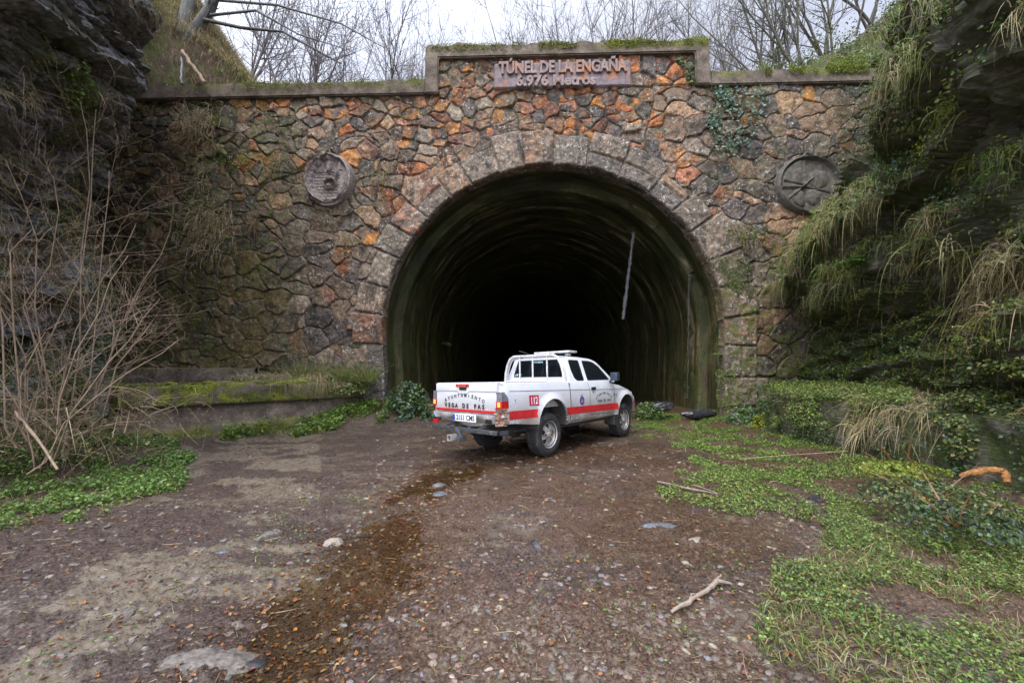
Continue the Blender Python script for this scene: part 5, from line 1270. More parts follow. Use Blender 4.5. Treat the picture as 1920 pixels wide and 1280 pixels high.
def pebbles(seed, n, cond, smin, smax, cols, label):
    rs = RS(seed); p = logpts(rs, n, lambda *a: cond(rs, *a)); sz = (smin+(smax-smin)*rs.rand(n)**3)*(.5+.28*np.clip(p[:, 1], 0, 5))
    A = rs.rand(n)*PI*2; e_ = np.stack([1.3*np.ones(n), .6+.5*rs.rand(n), .3+.35*rs.rand(n)], 1)*sz[:, None]
    V = IV[None]*e_[:, None]*(1+(rs.rand(n, len(IV), 1)-.5)*.45); c, s_ = np.cos(A)[:, None], np.sin(A)[:, None]
    X_ = V[..., 0]*c-V[..., 1]*s_; Y_ = V[..., 0]*s_+V[..., 1]*c
    V = np.stack([X_, Y_, V[..., 2]], -1)+p[:, None]-UP*sz[:, None, None]*.12
    F = IF[None]+(np.arange(n)*len(IV))[:, None, None]; col = np.repeat(pal(rs, n, cols, .3), len(IV), 0)
    o = mk('gravel', V.reshape(-1, 3), F.reshape(-1, 3), M['pebble'], None, False, col=col); return stuff(o, label, 'gravel')
m = NT('pebble_stone'); m.fin(m.mix(1., m.attr('Col'), m.ramp(m.noise(m.geo(), 60, 4), [(.3, (.6, .6, .6)), (.7, (1.3, 1.3, 1.3))]), 'MULTIPLY'), .5, spec=.45); M['pebble'] = m.m
pebbles(480, 3600, lambda rs, px, py, vl, vw, vr, w1, w2, x, y: (px > 560+(1280-py)*.3) & ~vr & (rs.rand(*px.shape) < .25+(fbm(x*1.1, y*1.4+9, 3, 62) > .47)), .004, .020, [(.15, .11, .085), (.22, .18, .135), (.11, .08, .07), (.085, .04, .03), (.13, .12, .12), (.10, .05, .035)], 'gravel and small stones bedded in the red brown half of the track')
pebbles(481, 1500, lambda rs, px, py, vl, vw, vr, w1, w2, x, y: (px < 700) & (py > 900) & ~vl & (rs.rand(*px.shape) < .4), .003, .018, [(.13, .11, .095), (.17, .145, .12), (.10, .09, .085)], 'small stones pressed into the grey brown half of the track')

# --- surface sampling on the cliffs
def proj_arr(V): return topx(V[..., 0], V[..., 1], V[..., 2])
PXL = proj_arr(Vl); PXR = proj_arr(Vr)
def samp(side, poly, n, rs, cond=None):
    V, N, (px, py) = (Vl, NL, PXL) if side == 'L' else (Vr, NR, PXR)
    k = inpoly(px, py, poly)&(V[..., 1] > 1.5)
    if cond is None and side == 'R': k &= (N[..., 2] > -.12) & ((V[..., 2] > .95) | (fbm(V[..., 1]*3, V[..., 2]*3, 3, 533) > .50))
    if cond is not None: k &= cond(V, N)
    I = np.argwhere(k)
    if len(I) == 0: return np.zeros((0, 3)), np.zeros((0, 3))
    I = I[rs.randint(0, len(I), n)]; return V[I[:, 0], I[:, 1]]+rs.randn(n, 3)*.02, N[I[:, 0], I[:, 1]]
def tufts(f, side, poly, nt_, per, L, Wd, cols, droop=(.9, 1.4), spread=.10, up=.5, cond=None, curl=.15):
    P, N = samp(side, poly, nt_, f.r, cond or (lambda V, N: N[..., 2] > .12))
    if len(P) == 0: return
    Nn = np.repeat(N, per, 0); n = len(Nn); PP = np.repeat(P, per, 0)+f.r.randn(n, 3)*spread*np.array([1, 1, .6])
    D = Nn*[1, 1, .3]+UP*up+f.r.randn(n, 3)*.45; LL = np.repeat(L*(.55+.9*f.r.rand(len(P))), per)*(.5+.7*f.r.rand(n))
    base = np.repeat(pal(f.r, len(P), cols, .2), per, 0)*(.75+.5*f.r.rand(n, 1))
    f.blades(PP, D, LL, Wd, droop[0]+(droop[1]-droop[0])*f.r.rand(n), base, 6, curl)
def leafy(f, side, poly, n, size, cols, lift=.08, cond=None, clump=None, tilt=.6):
    P, N = samp(side, poly, n, f.r, cond)
    if len(P) == 0: return
    if clump: k = fbm(P[:, 1]*clump[0], P[:, 2]*clump[0], 3, clump[1]) > clump[2]; P = P[k]; N = N[k]
    f.leaves(P+N*(f.r.rand(len(P), 1)*lift), N*.6+UP*.5, size, pal(f.r, len(P), cols), tilt=tilt)
R = 'R'
f = Fol(500)   # main mass of grass hanging beside the portal
tufts(f, R, [(1440, 420), (1560, 360), (1720, 330), (1800, 420), (1740, 500), (1600, 540), (1500, 590), (1440, 540)], 820, 20, .46, .013, OLIVE+OLIVE+GREEN[:1]+DRYP[:2]+[(.26, .28, .09), (.30, .30, .12)])
tufts(f, R, [(1500, 300), (1700, 260), (1860, 300), (1900, 420), (1650, 480), (1500, 420)], 200, 16, .34, .010, OLIVE+DRY[:2])
stuff(f.obj('hanging_grass', M['grass']), 'curtain of long olive grass hanging over the right bank beside the portal', 'grass')
f = Fol(501)
tufts(f, R, [(1840, -60), (2300, -60), (2300, 200), (1900, 180), (1830, 120)], 240, 26, .42, .008, DRYP+[(.42, .36, .24)])
tufts(f, R, [(1640, 0), (1760, -20), (1780, 120), (1660, 150)], 110, 20, .42, .011, DRYP[:1]+OLIVE+[(.17, .20, .06)])
tufts(f, R, [(1800, 470), (2300, 450), (2300, 600), (1840, 590)], 150, 24, .5, .010, DRYP+OLIVE)
stuff(f.obj('hanging_grass', M['grass']), 'pale dry grass hanging down the upper right rock face', 'grass')
f = Fol(502)
tufts(f, R, [(1700, 210), (1830, 170), (1900, 230), (1860, 330), (1720, 340)], 240, 28, .30, .014, [(.20, .23, .03), (.26, .27, .04), (.16, .19, .03)]+OLIVE[:1], (.8, 1.2))
tufts(f, R, [(1840, 270), (2250, 230), (2250, 460), (1860, 430)], 50, 20, .28, .010, OLIVE+GREEN[:1])
leafy(f, R, [(1690, 200), (1850, 160), (1900, 240), (1800, 350), (1700, 330)], 9000, .035, YMOSS, .08)
stuff(f.obj('mossy_grass', M['grass']), 'bright yellow green mossy grass on the ledge at the upper right', 'grass')
f = Fol(503)   # moss, small leaves, brambles all over the right bank
allR = [(1400, 100), (1600, 120), (1700, -100), (2500, -100), (2500, 1000), (1400, 900)]
leafy(f, R, allR, 120000, .034, DKGREEN+[(.09, .13, .025), (.13, .16, .04)], .10, None, (1.2, 510, .47))
leafy(f, R, allR, 14000, .055, BLUEG[:2]+DKGREEN+GREEN[:1], .2, None, (1.0, 511, .55))
leafy(f, R, [(1560, 0), (1780, -60), (2100, -60), (2000, 200), (1780, 280), (1620, 260)], 30000, .045, DKGREEN+OLIVE[:2]+GREEN[:1], .25)
leafy(f, R, [(1440, 700), (1700, 690), (1720, 800), (1460, 800)], 26000, .03, LIME+GREEN+OLIVE, .16)
leafy(f, R, [(1430, 260), (1900, 260), (2300, 700), (1430, 700)], 40000, .032, YMOSS+OLIVE[:1]+GREEN[:1], .10, None, (1.1, 513, .50))
leafy(f, R, [(1430, 540), (1900, 540), (2300, 700), (2300, 760), (1430, 730)], 52000, .028, DKGREEN+YMOSS+YMOSS[:2]+[(.07, .11, .02), (.09, .13, .03)], .10)
leafy(f, R, [(1750, 640), (2300, 640), (2300, 900), (1750, 860)], 16000, .036, DKGREEN+OLIVE+YMOSS[:1], .2, None, (1.4, 512, .47))
stuff(f.obj('undergrowth', M['leaf']), 'dark moss, ivy and bramble leaves covering the right rock face', 'undergrowth')
f = Fol(504)   # brown hanging roots and dead stems
tufts(f, R, [(1540, 420), (2200, 380), (2200, 640), (1560, 620)], 110, 5, .9, .007, RUSTY+DRY+[(.09, .055, .03)], (.9, 1.1), .12, .1, None, .10)
tufts(f, R, [(1560, 740), (1760, 740), (1780, 820), (1580, 820)], 60, 18, .45, .009, DRYP, (.9, 1.2), .05, .2)
tufts(f, R, [(1460, 700), (2200, 700), (2200, 900), (1480, 880)], 90, 8, .5, .007, DRY+RUSTY, (.4, 1.0), .1, .4)
tufts(f, R, [(1590, 30), (1760, 0), (1760, 240), (1640, 260), (1590, 150)], 60, 18, .5, .010, OLIVE+DRY)
stuff(f.obj('hanging_roots', M['grass']), 'brown roots and dead stems dangling from the right bank', 'roots')
# left cliff
f = Fol(510)
tufts(f, 'L', [(-300, 20), (40, 60), (200, 160), (260, 320), (200, 600), (-300, 600)], 420, 20, .32, .014, DRYP+DRYP+OLIVE[:1], (.8, 1.3))
tufts(f, 'L', [(-300, 470), (110, 430), (120, 560), (-300, 640)], 120, 18, .35, .010, DRY, (.7, 1.2))
leafy(f, 'L', [(100, 110), (220, 110), (240, 190), (160, 220), (100, 180)], 5200, .055, LIME+GREEN, .16, None, (1.6, 520, .42))
leafy(f, 'L', [(-300, 20), (120, 60), (220, 180), (300, 420), (280, 700), (-300, 900)], 52000, .038, OLIVE+YMOSS+DKGREEN[1:3]+GREEN[:1], .10, None, (1.3, 521, .54))
leafy(f, 'L', [(-300, 600), (260, 650), (260, 740), (-300, 900)], 12000, .05, OLIVE+DKGREEN+GREEN[:1], .15, None, (1.3, 522, .45))
stuff(f.obj('undergrowth', M['leaf']), 'small tufts of dry grass and dark leaves on the left slate cliff', 'undergrowth')
f = Fol(511)
tufts(f, 'L', [(200, -150), (280, -150), (360, 70), (350, 170), (270, 90), (180, 40)], 170, 26, .55, .012, DRY+OLIVE, (.7, 1.2), .14)
P = np.stack([-12.6+4.4*f.r.rand(15000), 12.5+2.4*f.r.rand(15000)], 1); zz = hz(P[:, 0], P[:, 1]); P = np.concatenate([P, zz[:, None]], 1); n = len(P)
f.blades(P, np.concatenate([f.r.randn(n, 1)*.5+.3, -.5+f.r.randn(n, 1)*.4, np.ones((n, 1))], 1), .55*(.5+f.r.rand(n)), .013, .5+.5*f.r.rand(n), pal(f.r, n, DRYP+DRY[:2]+OLIVE[:1], .2), 5)
P = np.stack([-9.6+1.5*f.r.rand(2600), 12.4+.8*f.r.rand(2600)], 1); P = np.concatenate([P, hz(P[:, 0], P[:, 1])[:, None]], 1); n = len(P)
f.blades(P, np.concatenate([f.r.randn(n, 1)*.5+.4, -.6+f.r.randn(n, 1)*.4, np.ones((n, 1))], 1), .4*(.5+f.r.rand(n)), .012, .5+.5*f.r.rand(n), pal(f.r, n, OLIVE+LIME+DRY[:1], .2), 5)
stuff(f.obj('dry_grass', M['grass']), 'shaggy tan grass crowning the left cliff above the coping', 'grass')
# hill edge, right of the nameplate and behind the coping
f = Fol(512)
P = np.stack([7.2+11*f.r.rand(26000), 12.3+5.5*f.r.rand(26000)], 1); zz = hz(P[:, 0], P[:, 1]); P = np.concatenate([P, zz[:, None]], 1)
k = fbm(P[:, 0]*.9, P[:, 1]*.9, 3, 530) > .42; P = P[k]; n = len(P)
hh_ = np.clip(fbm(P[:, 0]*.9, P[:, 1]*.9, 3, 530)-.44, 0, 1)[:, None]*9; f.leaves(P+UP*(hh_*f.r.rand(n, 1)), UP-np.array([0, .5, 0]), .07, pal(f.r, n, DKGREEN+OLIVE[:2]+[(.10, .08, .05)]), tilt=.7)
n = 2600; P = np.stack([7.2+8*f.r.rand(n), 12.3+2.5*f.r.rand(n)], 1); P = np.concatenate([P, hz(P[:, 0], P[:, 1])[:, None]], 1)
f.blades(P, np.concatenate([f.r.randn(n, 1)*.5-.2, -.6+f.r.randn(n, 1)*.4, np.ones((n, 1))], 1), .55*(.5+f.r.rand(n)), .013, .6+.5*f.r.rand(n), pal(f.r, n, OLIVE+GREEN+DRY[:1], .2), 5)
stuff(f.obj('undergrowth', M['leaf']), 'green undergrowth on the hill behind the right end of the coping', 'undergrowth')
f = Fol(516)                             # soft grass lobe on the bank shoulder beside the right medallion
tufts(f, R, [(1500, 380), (1640, 330), (1800, 330), (1780, 440), (1640, 470), (1520, 470)], 260, 22, .36, .012, [(.22, .26, .08), (.28, .29, .11), (.17, .22, .06)]+DRYP[:1])
leafy(f, R, [(1560, 300), (1760, 280), (1800, 420), (1600, 440)], 5000, .045, BLUEG+GREEN[:2], .2)
stuff(f.obj('hanging_grass', M['grass']), 'lighter green grass and pale ivy on the shoulder of the right bank', 'grass')
# --- moss cushions on the coping
def mosspad(name, x0, x1, seed, dens_, zt_, cols, label, hgt=.12, depth=(.0, .55)):
    f = Fol(seed); n = int((x1-x0)*dens_); x = x0+(x1-x0)*f.r.rand(n); y = wy(x)-.19+depth[0]+(depth[1]-depth[0])*f.r.rand(n)**1.6
    k = fbm(x*1.7, y*2, 4, seed) > .44; x, y = x[k], y[k]; n = len(x); b = np.clip(fbm(x*1.7, y*2, 4, seed)-.42, 0, .3)*hgt*6
    fr = f.r.rand(n) < .25; z = zt_+b*f.r.rand(n); y = np.where(fr, wy(x)-.205-.03*f.r.rand(n), y); z = np.where(fr, zt_-.22*f.r.rand(n)**1.5, z)
    P = np.stack([x, y, z], 1); f.leaves(P, UP-np.array([0, .5, 0]), .028, pal(f.r, n, cols, .3), asp=.5, tilt=.8)
    return stuff(f.obj(name, M['leaf'], origin=(x0, wy(x0), zt_)), label, 'moss')
mosspad('moss', at(1410, 0, 12)[0], at(1592, 0, 12)[0], 540, 4200, ze+.02, YMOSS+LIME[:1], 'thick yellow green moss cushion on the right coping', .26)
mosspad('moss', at(960, 0, 12)[0], at(1322, 0, 12)[0], 541, 2600, zc+.01, YMOSS+OLIVE[:1], 'patchy moss on top of the nameplate frame', .12)
mosspad('moss', at(812, 0, 12)[0], at(950, 0, 12)[0], 542, 1200, zc+.005, YMOSS+OLIVE[:1], 'sparse moss on the left part of the nameplate frame', .07)
mosspad('moss', at(440, 0, 12)[0], at(796, 0, 12)[0], 543, 1100, za+.005, YMOSS+OLIVE, 'thin moss along the left coping', .08)
# moss fur on the channel wall
A, d, n2_, L = LW; f = Fol(545); n = 30000; u = f.r.rand(n)*(L+.8)-.8; kk = f.r.rand(n)
a = np.where(kk < .5, -.7+.85*f.r.rand(n), np.where(kk < .85, .16, .26)); b = np.where(kk < .5, 1.20+.02, np.where(kk < .85, .80+.40*f.r.rand(n), .38*f.r.rand(n)))
m_ = np.where(kk < .5, fbm(u*1.5, a*3, 3, 546) > .40, fbm(u*1.3, b*3, 3, 547) > .47); u, a, b, kk = u[m_], a[m_], b[m_], kk[m_]
P = np.stack([A[0]+d[0]*u+n2_[0]*a, A[1]+d[1]*u+n2_[1]*a, b+.02*f.r.rand(len(u))], 1); N = np.where((kk < .5)[:, None], UP, np.array([n2_[0], n2_[1], .2]))
f.leaves(P, N, .022, pal(f.r, len(P), YMOSS+OLIVE[:1]+DKGREEN[:1], .35), asp=.5, tilt=.8)
n = 1500; u = L*.55+L*.5*f.r.rand(n); P = np.stack([A[0]+d[0]*u+n2_[0]*.05, A[1]+d[1]*u+n2_[1]*.05, 1.2+0*u], 1)+f.r.randn(n, 3)*[.15, .15, .01]
f.blades(P, np.tile([n2_[0], n2_[1], .5], (n, 1))+f.r.randn(n, 3)*.4, .3*(.4+f.r.rand(n)), .008, .9+.5*f.r.rand(n), pal(f.r, n, DRY+OLIVE, .2), 5)
stuff(f.obj('moss', M['leaf'], origin=(A[0], A[1], 1.3)), 'olive moss fur and trailing grass on the channel wall', 'moss')

# --- single plants
def onw(px, py, off=.12): return onwall(px, py, off)
def plant(name, f, label, cat, P0, mat='leaf', group=None): return tag(f.obj(name, M[mat], origin=P0), label, cat, group)
def ivy(name, paths, seed, n_per, size, cols, label, spread=.13):
    f = Fol(seed); mbx = []
    for pts in paths:
        P = np.array([onw(*p, .13) for p in pts]); t = f.r.rand(n_per)*(len(P)-1); i = t.astype(int); fr = (t-i)[:, None]; Q = P[i]*(1-fr)+P[i+1]*fr
        Q = Q+f.r.randn(n_per, 3)*[spread, .02, spread]*(.4+.6*(fbm(Q[:, 0]*3, Q[:, 2]*3, 2, seed)[:, None]*2)); f.leaves(Q, np.array([0, -1, .35]), size, pal(f.r, n_per, cols), asp=.5, tilt=.45)
        f.blades(P[:-1], np.diff(P, axis=0), np.linalg.norm(np.diff(P, axis=0), axis=1), .012, .0, pal(f.r, len(P)-1, RUSTY[:2]), 6, .05)
    return plant(name, f, label, 'ivy', onw(*paths[0][0]))
ivy('ivy', [[(1370, 165), (1350, 210), (1330, 235)], [(1400, 165), (1385, 215), (1370, 265), (1375, 280)], [(1385, 170), (1345, 225), (1345, 260), (1360, 290)], [(1425, 165), (1420, 200), (1410, 240), (1405, 275)], [(1340, 165), (1375, 200)]], 550, 150, .075, BLUEG+[(.05, .11, .04), (.09, .16, .08)], 'pale green ivy climbing down the wall right of the nameplate')
ivy('ivy', [[(1300, 112), (1290, 135), (1300, 155)], [(1280, 108), (1275, 120)]], 551, 70, .07, DKGREEN+GREEN[:1], 'small dark ivy sprig at the right corner of the nameplate frame', .08)
def walltuft(px, py, seed, n, L, cols, label, spread=(.3, .3), droop=1.1, Wd=.012, leaves=0, lcols=GREEN):
    f = Fol(seed); c = onw(px, py, .1); P = c+f.r.randn(n, 3)*[spread[0], .03, spread[1]]
    f.blades(P, np.array([0, -.8, .35])+f.r.randn(n, 3)*[.6, .2, .4], L*(.4+.9*f.r.rand(n)), Wd, droop*(.7+.5*f.r.rand(n)), pal(f.r, n, cols, .25), 6)
    if leaves: f.leaves(c+f.r.randn(leaves, 3)*[spread[0]*1.3, .06, spread[1]*1.3]-[0, .1, 0], np.array([0, -1, .5]), .055, pal(f.r, leaves, lcols))
    return plant('grass_tuft', f, label, 'grass tuft', c, 'grass')
walltuft(375, 228, 560, 380, .45, DRYP, 'long dry grass tuft hanging under the left coping near the cliff', (.3, .25))
walltuft(360, 250, 561, 260, .6, RUSTY+DRY, 'rusty brown dead fern hanging below the dry tuft on the left', (.25, .25))
walltuft(385, 330, 562, 160, .45, DRYP+OLIVE, 'thin green and straw tuft halfway up the left masonry', (.25, .7), leaves=160, lcols=LIME)
walltuft(390, 425, 563, 620, .6, DRYP, 'biggest straw coloured grass tuft on the left masonry', (.45, .55), leaves=150, lcols=LIME)
walltuft(510, 310, 564, 110, .4, DRY+OLIVE, 'small dry tuft left of the carved coat of arms', (.35, .12))
walltuft(475, 420, 565, 90, .35, RUSTY+DRY, 'little brown tuft below and left of the coat of arms', (.08, .1))
walltuft(715, 330, 566, 110, .3, DRY+OLIVE, 'wispy tuft right of the coat of arms', (.2, .1))
walltuft(655, 450, 567, 80, .3, OLIVE+DRY, 'wispy yellowish tuft on an arch block left of the opening', (.2, .08))
walltuft(1528, 415, 568, 360, .55, RUSTY+[(.25, .12, .07)], 'rust brown dead fern skirt under the right medallion', (.16, .12), 1.3, .014, 20, LIME)
walltuft(1395, 440, 569, 160, .35, DRY+OLIVE, 'small dry tuft on the jamb stones right of the arch', (.3, .15), leaves=120, lcols=OLIVE)
def bush(name, c, R3, n, size, cols, label, cat, seed, stems=14, tilt=.8):
    f = Fol(seed); c = np.array(c); u = nrm(f.r.randn(n, 3))*(f.r.rand(n, 1)**.4); u[:, 2] = np.abs(u[:, 2]); k = fbm(u[:, 0]*2.5+seed, u[:, 2]*2.5+u[:, 1], 3, 571) > .42; u = u[k]
    f.leaves(c+u*R3, u+UP*.4, size, pal(f.r, len(u), cols), tilt=tilt)
    D = nrm(f.r.randn(stems, 3)*[1, 1, .3]+UP); f.blades(np.tile(c, (stems, 1)), D, np.max(R3)*.95, .012, .1, pal(f.r, stems, RUSTY), 6, .1)
    return plant(name, f, label, cat, c)
c = at(765, 772, 11.2); bush('leafy_shrub', (c[0], c[1], .1), (.75, .4, 1.15), 2300, .075, DKGREEN+BLUEG+GREEN[:1], 'bushy dark green shrub at the foot of the left tunnel jamb', 'shrub', 570)
c = at(640, 735, 11.4); bush('leafy_shrub', (c[0], c[1], .9), (.8, .5, .55), 1400, .06, OLIVE+GREEN, 'low green plant in front of the left jamb blocks', 'shrub', 572)
c = at(1400, 790, 10.6); bush('leafy_shrub', (c[0], c[1], .15), (.6, .4, .45), 1300, .06, BLUEG+GREEN, 'bluish green leafy plant at the foot of the right jamb', 'shrub', 573)
c = at(1428, 800, 9.8); bush('moss_mound', (c[0], c[1], .1), (.25, .25, .38), 1800, .035, [(.30, .30, .02), (.20, .25, .02)], 'bright yellow green moss mound on the right verge', 'moss', 574)
c = at(1220, 765, 11.4); bush('leafy_shrub', (c[0], c[1], .2), (.55, .4, .45), 1000, .06, GREEN+DKGREEN, 'green weed clump by the right jamb just beyond the truck', 'shrub', 575)
c = at(1690, 905, 5.0); bush('moss_mound', (c[0], c[1], .25), (.55, .35, .12), 2600, .03, YMOSS+LIME, 'flat yellow moss patch left of the orange log', 'moss', 576)
c = at(1740, 950, 4.2); bush('bramble', (c[0], c[1], .15), (.7, .5, .22), 2200, .032, DKGREEN+OLIVE[:2]+BLUEG[1:2], 'dark bluish bramble below the orange log', 'bramble', 577)
c = at(1800, 1010, 3.5); bush('bramble', (c[0], c[1], .15), (.5, .4, .2), 1200, .034, DKGREEN+[(.03, .05, .045)], 'darkest bramble with rounded leaves above the bottom right corner', 'bramble', 578)
c = at(610, 165, 12.9)
f = Fol(580); c = at(480, 700, 11.3); n = 2600; P = np.stack([at(445, 700, 11.3)[0]+2.6*f.r.rand(n), 11.0+.9*f.r.rand(n), 1.25+0*f.r.rand(n)], 1)
f.blades(P, np.concatenate([f.r.randn(n, 1)*.5, -.5+f.r.randn(n, 1)*.4, np.ones((n, 1))], 1), .85*(.4+f.r.rand(n)), .013, .7+.5*f.r.rand(n), pal(f.r, n, DRYP+OLIVE[:1], .2), 6)
n = 1500; P = np.stack([at(540, 700, 11.3)[0]+2.4*f.r.rand(n), 11.2+.6*f.r.rand(n), 1.22+0*f.r.rand(n)], 1)
f.blades(P, np.concatenate([f.r.randn(n, 2)*.4, np.ones((n, 1))], 1), .95*(.4+f.r.rand(n)), .011, .3+.3*f.r.rand(n), pal(f.r, n, OLIVE+GREEN[:1], .2), 5)
stuff(f.obj('dry_grass', M['grass']), 'straw and green grass growing behind the channel wall at the foot of the masonry', 'grass')
def fern(c, seed, nf, L, cols, label, out=(0, -1, .5), spread=.8, droop=.5):
    f = Fol(seed); c = np.array(c, float)
    for k in range(nf): f.frond(c+f.r.randn(3)*.02, np.array(out)+f.r.randn(3)*[spread, .3, spread*.5], L*(.7+.5*f.r.rand()), pal(f.r, 1, cols)[0], droop)
    return plant('fern', f, label, 'fern', c)
fern(at(828, 642, 20.6), 590, 3, .85, GREEN, 'single fern frond on the left inner side of the tunnel mouth', (.9, -.5, .1), .1, .25)
fern(at(1352, 665, 11.95), 591, 3, .5, [(.16, .24, .06)], 'pale green fern growing from the right tunnel jamb', (-1, -.4, .25), .15, .2)
fern(onw(1530, 400), 592, 5, .45, LIME, 'bright fern under the right medallion', (-.4, -1, .2))
fern(onw(412, 285), 593, 3, .6, LIME+OLIVE, 'yellowish fern frond on the upper left masonry', (.6, -.6, .1), .3)
for k, (pxx, pyy, L_, lab) in enumerate([(1590, 60, .9, 'fern on the hill above the right end of the coping'), (1640, 95, .8, 'fern among shrubs above the thick moss cushion'), (1655, 640, .5, 'dark fern in the shade of the right rock ledge'), (1880, 670, .8, 'arching green fern at the right edge under the rock face'), (1610, 500, .6, 'fern half hidden in the hanging grass')]):
    P, N = samp('R', [(pxx-25, pyy-25), (pxx+25, pyy-25), (pxx+25, pyy+25), (pxx-25, pyy+25)], 1, RS(600+k))
    if len(P) == 0 or pyy < 110: P = np.array([at(pxx, pyy, 13.2)]); P[0, 2] = hz(P[0, 0], P[0, 1])+.05; N = np.array([[-.5, -.6, .3]])
    fern(P[0], 610+k, 9, L_, GREEN+LIME[:1], lab, tuple(N[0]*1.0+UP*.4), .7)

def wallmoss(poly, n, seed, cols, label, size=.028):
    f = Fol(seed); xs_ = [p[0] for p in poly]; ys_ = [p[1] for p in poly]; px = min(xs_)+(max(xs_)-min(xs_))*f.r.rand(n*3); py = min(ys_)+(max(ys_)-min(ys_))*f.r.rand(n*3)
    k = inpoly(px+18*(fbm(px*.05, py*.05, 3, seed)-.5)*2, py+18*(fbm(px*.05+9, py*.05, 3, seed)-.5)*2, poly) & (fbm(px*.09, py*.09, 3, seed+1) > .40); px, py = px[k][:n], py[k][:n]
    P = np.array([onw(a, b, .10+.08*f.r.rand()) for a, b in zip(px, py)]); f.leaves(P, np.array([0, -1, .5]), size, pal(f.r, len(P), cols, .3), asp=.5, tilt=.7)
    return plant('moss', f, label, 'moss', P.mean(0))
wallmoss([(1325, 490), (1400, 480), (1415, 520), (1395, 555), (1370, 540), (1345, 500)], 1500, 620, [(.13, .17, .05), (.17, .20, .06), (.09, .13, .035)], 'light green moss patch spilling over the jamb blocks right of the arch')
wallmoss([(1458, 470), (1535, 480), (1525, 520), (1490, 550), (1462, 520)], 2000, 622, [(.12, .15, .05), (.15, .18, .06), (.09, .12, .04)], 'pale green moss cushion between the right medallion and the hanging grass')
wallmoss([(415, 290), (465, 285), (470, 310), (440, 322), (420, 310)], 420, 624, YMOSS+LIME[:1], 'yellow green moss spots around stones on the upper left masonry')
wallmoss([(395, 215), (410, 215), (412, 250), (398, 248)], 160, 626, YMOSS+LIME[:1], 'tiny bright moss line beside the dry tuft on the left')
wallmoss([(1340, 700), (1385, 690), (1400, 760), (1345, 770)], 700, 628, [(.14, .19, .03), (.10, .14, .03)], 'green moss film on the lowest block of the right jamb')
wallmoss([(1570, 160), (1640, 160), (1700, 250), (1680, 420), (1600, 420), (1580, 300)], 2600, 630, DKGREEN, 'dark mossy growth on the shaded right end of the masonry', .035)
# --- bare woody plants
def btubes(P, Rr, n=4):
    """P (N,m,3) polylines, Rr (N,m) radii -> verts, quads"""
    N_, m_ = P.shape[:2]; T = nrm(np.gradient(P, axis=1)); ref = np.where(np.abs(T[:, :1, 2:]) > .9, np.array([1., 0, 0]), UP)
    u = nrm(np.cross(T, np.broadcast_to(ref, T.shape))); v = np.cross(T, u); a = np.arange(n)*2*PI/n
    V = P[:, :, None]+(u[:, :, None]*np.cos(a)[:, None]+v[:, :, None]*np.sin(a)[:, None])*Rr[:, :, None, None]
    i = np.arange(N_)[:, None, None]*m_*n; j = np.arange(m_-1)[None, :, None]*n; k = np.arange(n)[None, None]
    F = np.stack([i+j+k, i+j+(k+1) % n, i+j+n+(k+1) % n, i+j+n+k], -1).reshape(-1, 4); return V.reshape(-1, 3), F
def limb(rs, p, D, L, r0, r1, m_=7, wob=.08, lift=.0):
    P = [np.array(p, float)]; D = np.array(D, float)/np.linalg.norm(D)
    for k in range(m_-1): D = D+rs.randn(3)*wob+UP*lift; D /= np.linalg.norm(D); P.append(P[-1]+D*L/(m_-1))
    return np.array(P), np.linspace(r0, r1, m_)
def woody(seed, stems, kids=(9, 5, 0), frac=(.42, .4, .4), col=(.16, .125, .105), lift=.05, ang=.75, minr=.004, wob=.08, thin=.55):
    rs = RS(seed); lv = [stems]; 
    for g_, nk in enumerate(kids):
        nx_l = []
        for P, R_s in lv[-1]:
            L = np.linalg.norm(np.diff(P, axis=0), axis=1).sum()
            for _ in range(max(0, int(nk*(.6+.8*rs.rand())))):
                t = (.15+.85*rs.rand()) if g_ else (.2+.8*rs.rand()); x = t*(len(P)-1); i = min(int(x), len(P)-2); p = P[i]+(P[i+1]-P[i])*(x-i); r = R_s[i]*thin
                d = P[i+1]-P[i]; d /= np.linalg.norm(d); o_ = rs.randn(3); o_ -= d*o_.dot(d); o_ /= np.linalg.norm(o_)
                nx_l.append(limb(rs, p, d*math.cos(ang)+o_*math.sin(ang), L*frac[g_]*(.5+.9*rs.rand())*(1.15-.6*t), max(r, minr), minr*.6, 7, wob, lift))
        lv.append(nx_l)
    return lv
def wood_obj(name, lv, parent, col, mat='bark', n=4, origin=(0, 0, 0), seed=1):
    Ps = np.array([p for p, r in lv]); Rr = np.array([r for p, r in lv]); V, F = btubes(Ps, Rr, n); rs = RS(seed)
    c = np.repeat(np.array(col)[None]*(.75+.5*rs.rand(len(lv), 1)), Ps.shape[1]*n, 0)
    o = mk(name, V, F, M[mat], None, True, col=c, origin=origin); 
    if parent: o.location = (0, 0, 0); o.parent = parent
    return o
def tree(name, base, stems, label, cat, seed, col, kids, group=None, frac=(.42, .4, .4), ang=.75, lift=.05, minr=.006, wob=.08, ntr=7, thin=.55):
    e_ = empty(name, tuple(base)); tag(e_, label, cat, group); lv = woody(seed, stems, kids, frac, col, lift, ang, minr, wob, thin)
    wood_obj('trunk', lv[0], e_, col, n=ntr, origin=base, seed=seed); rest = [x for l in lv[1:] for x in l]
    if rest: wood_obj('crown', rest, e_, np.array(col)*1.05, n=4, origin=base, seed=seed+1)
    return e_
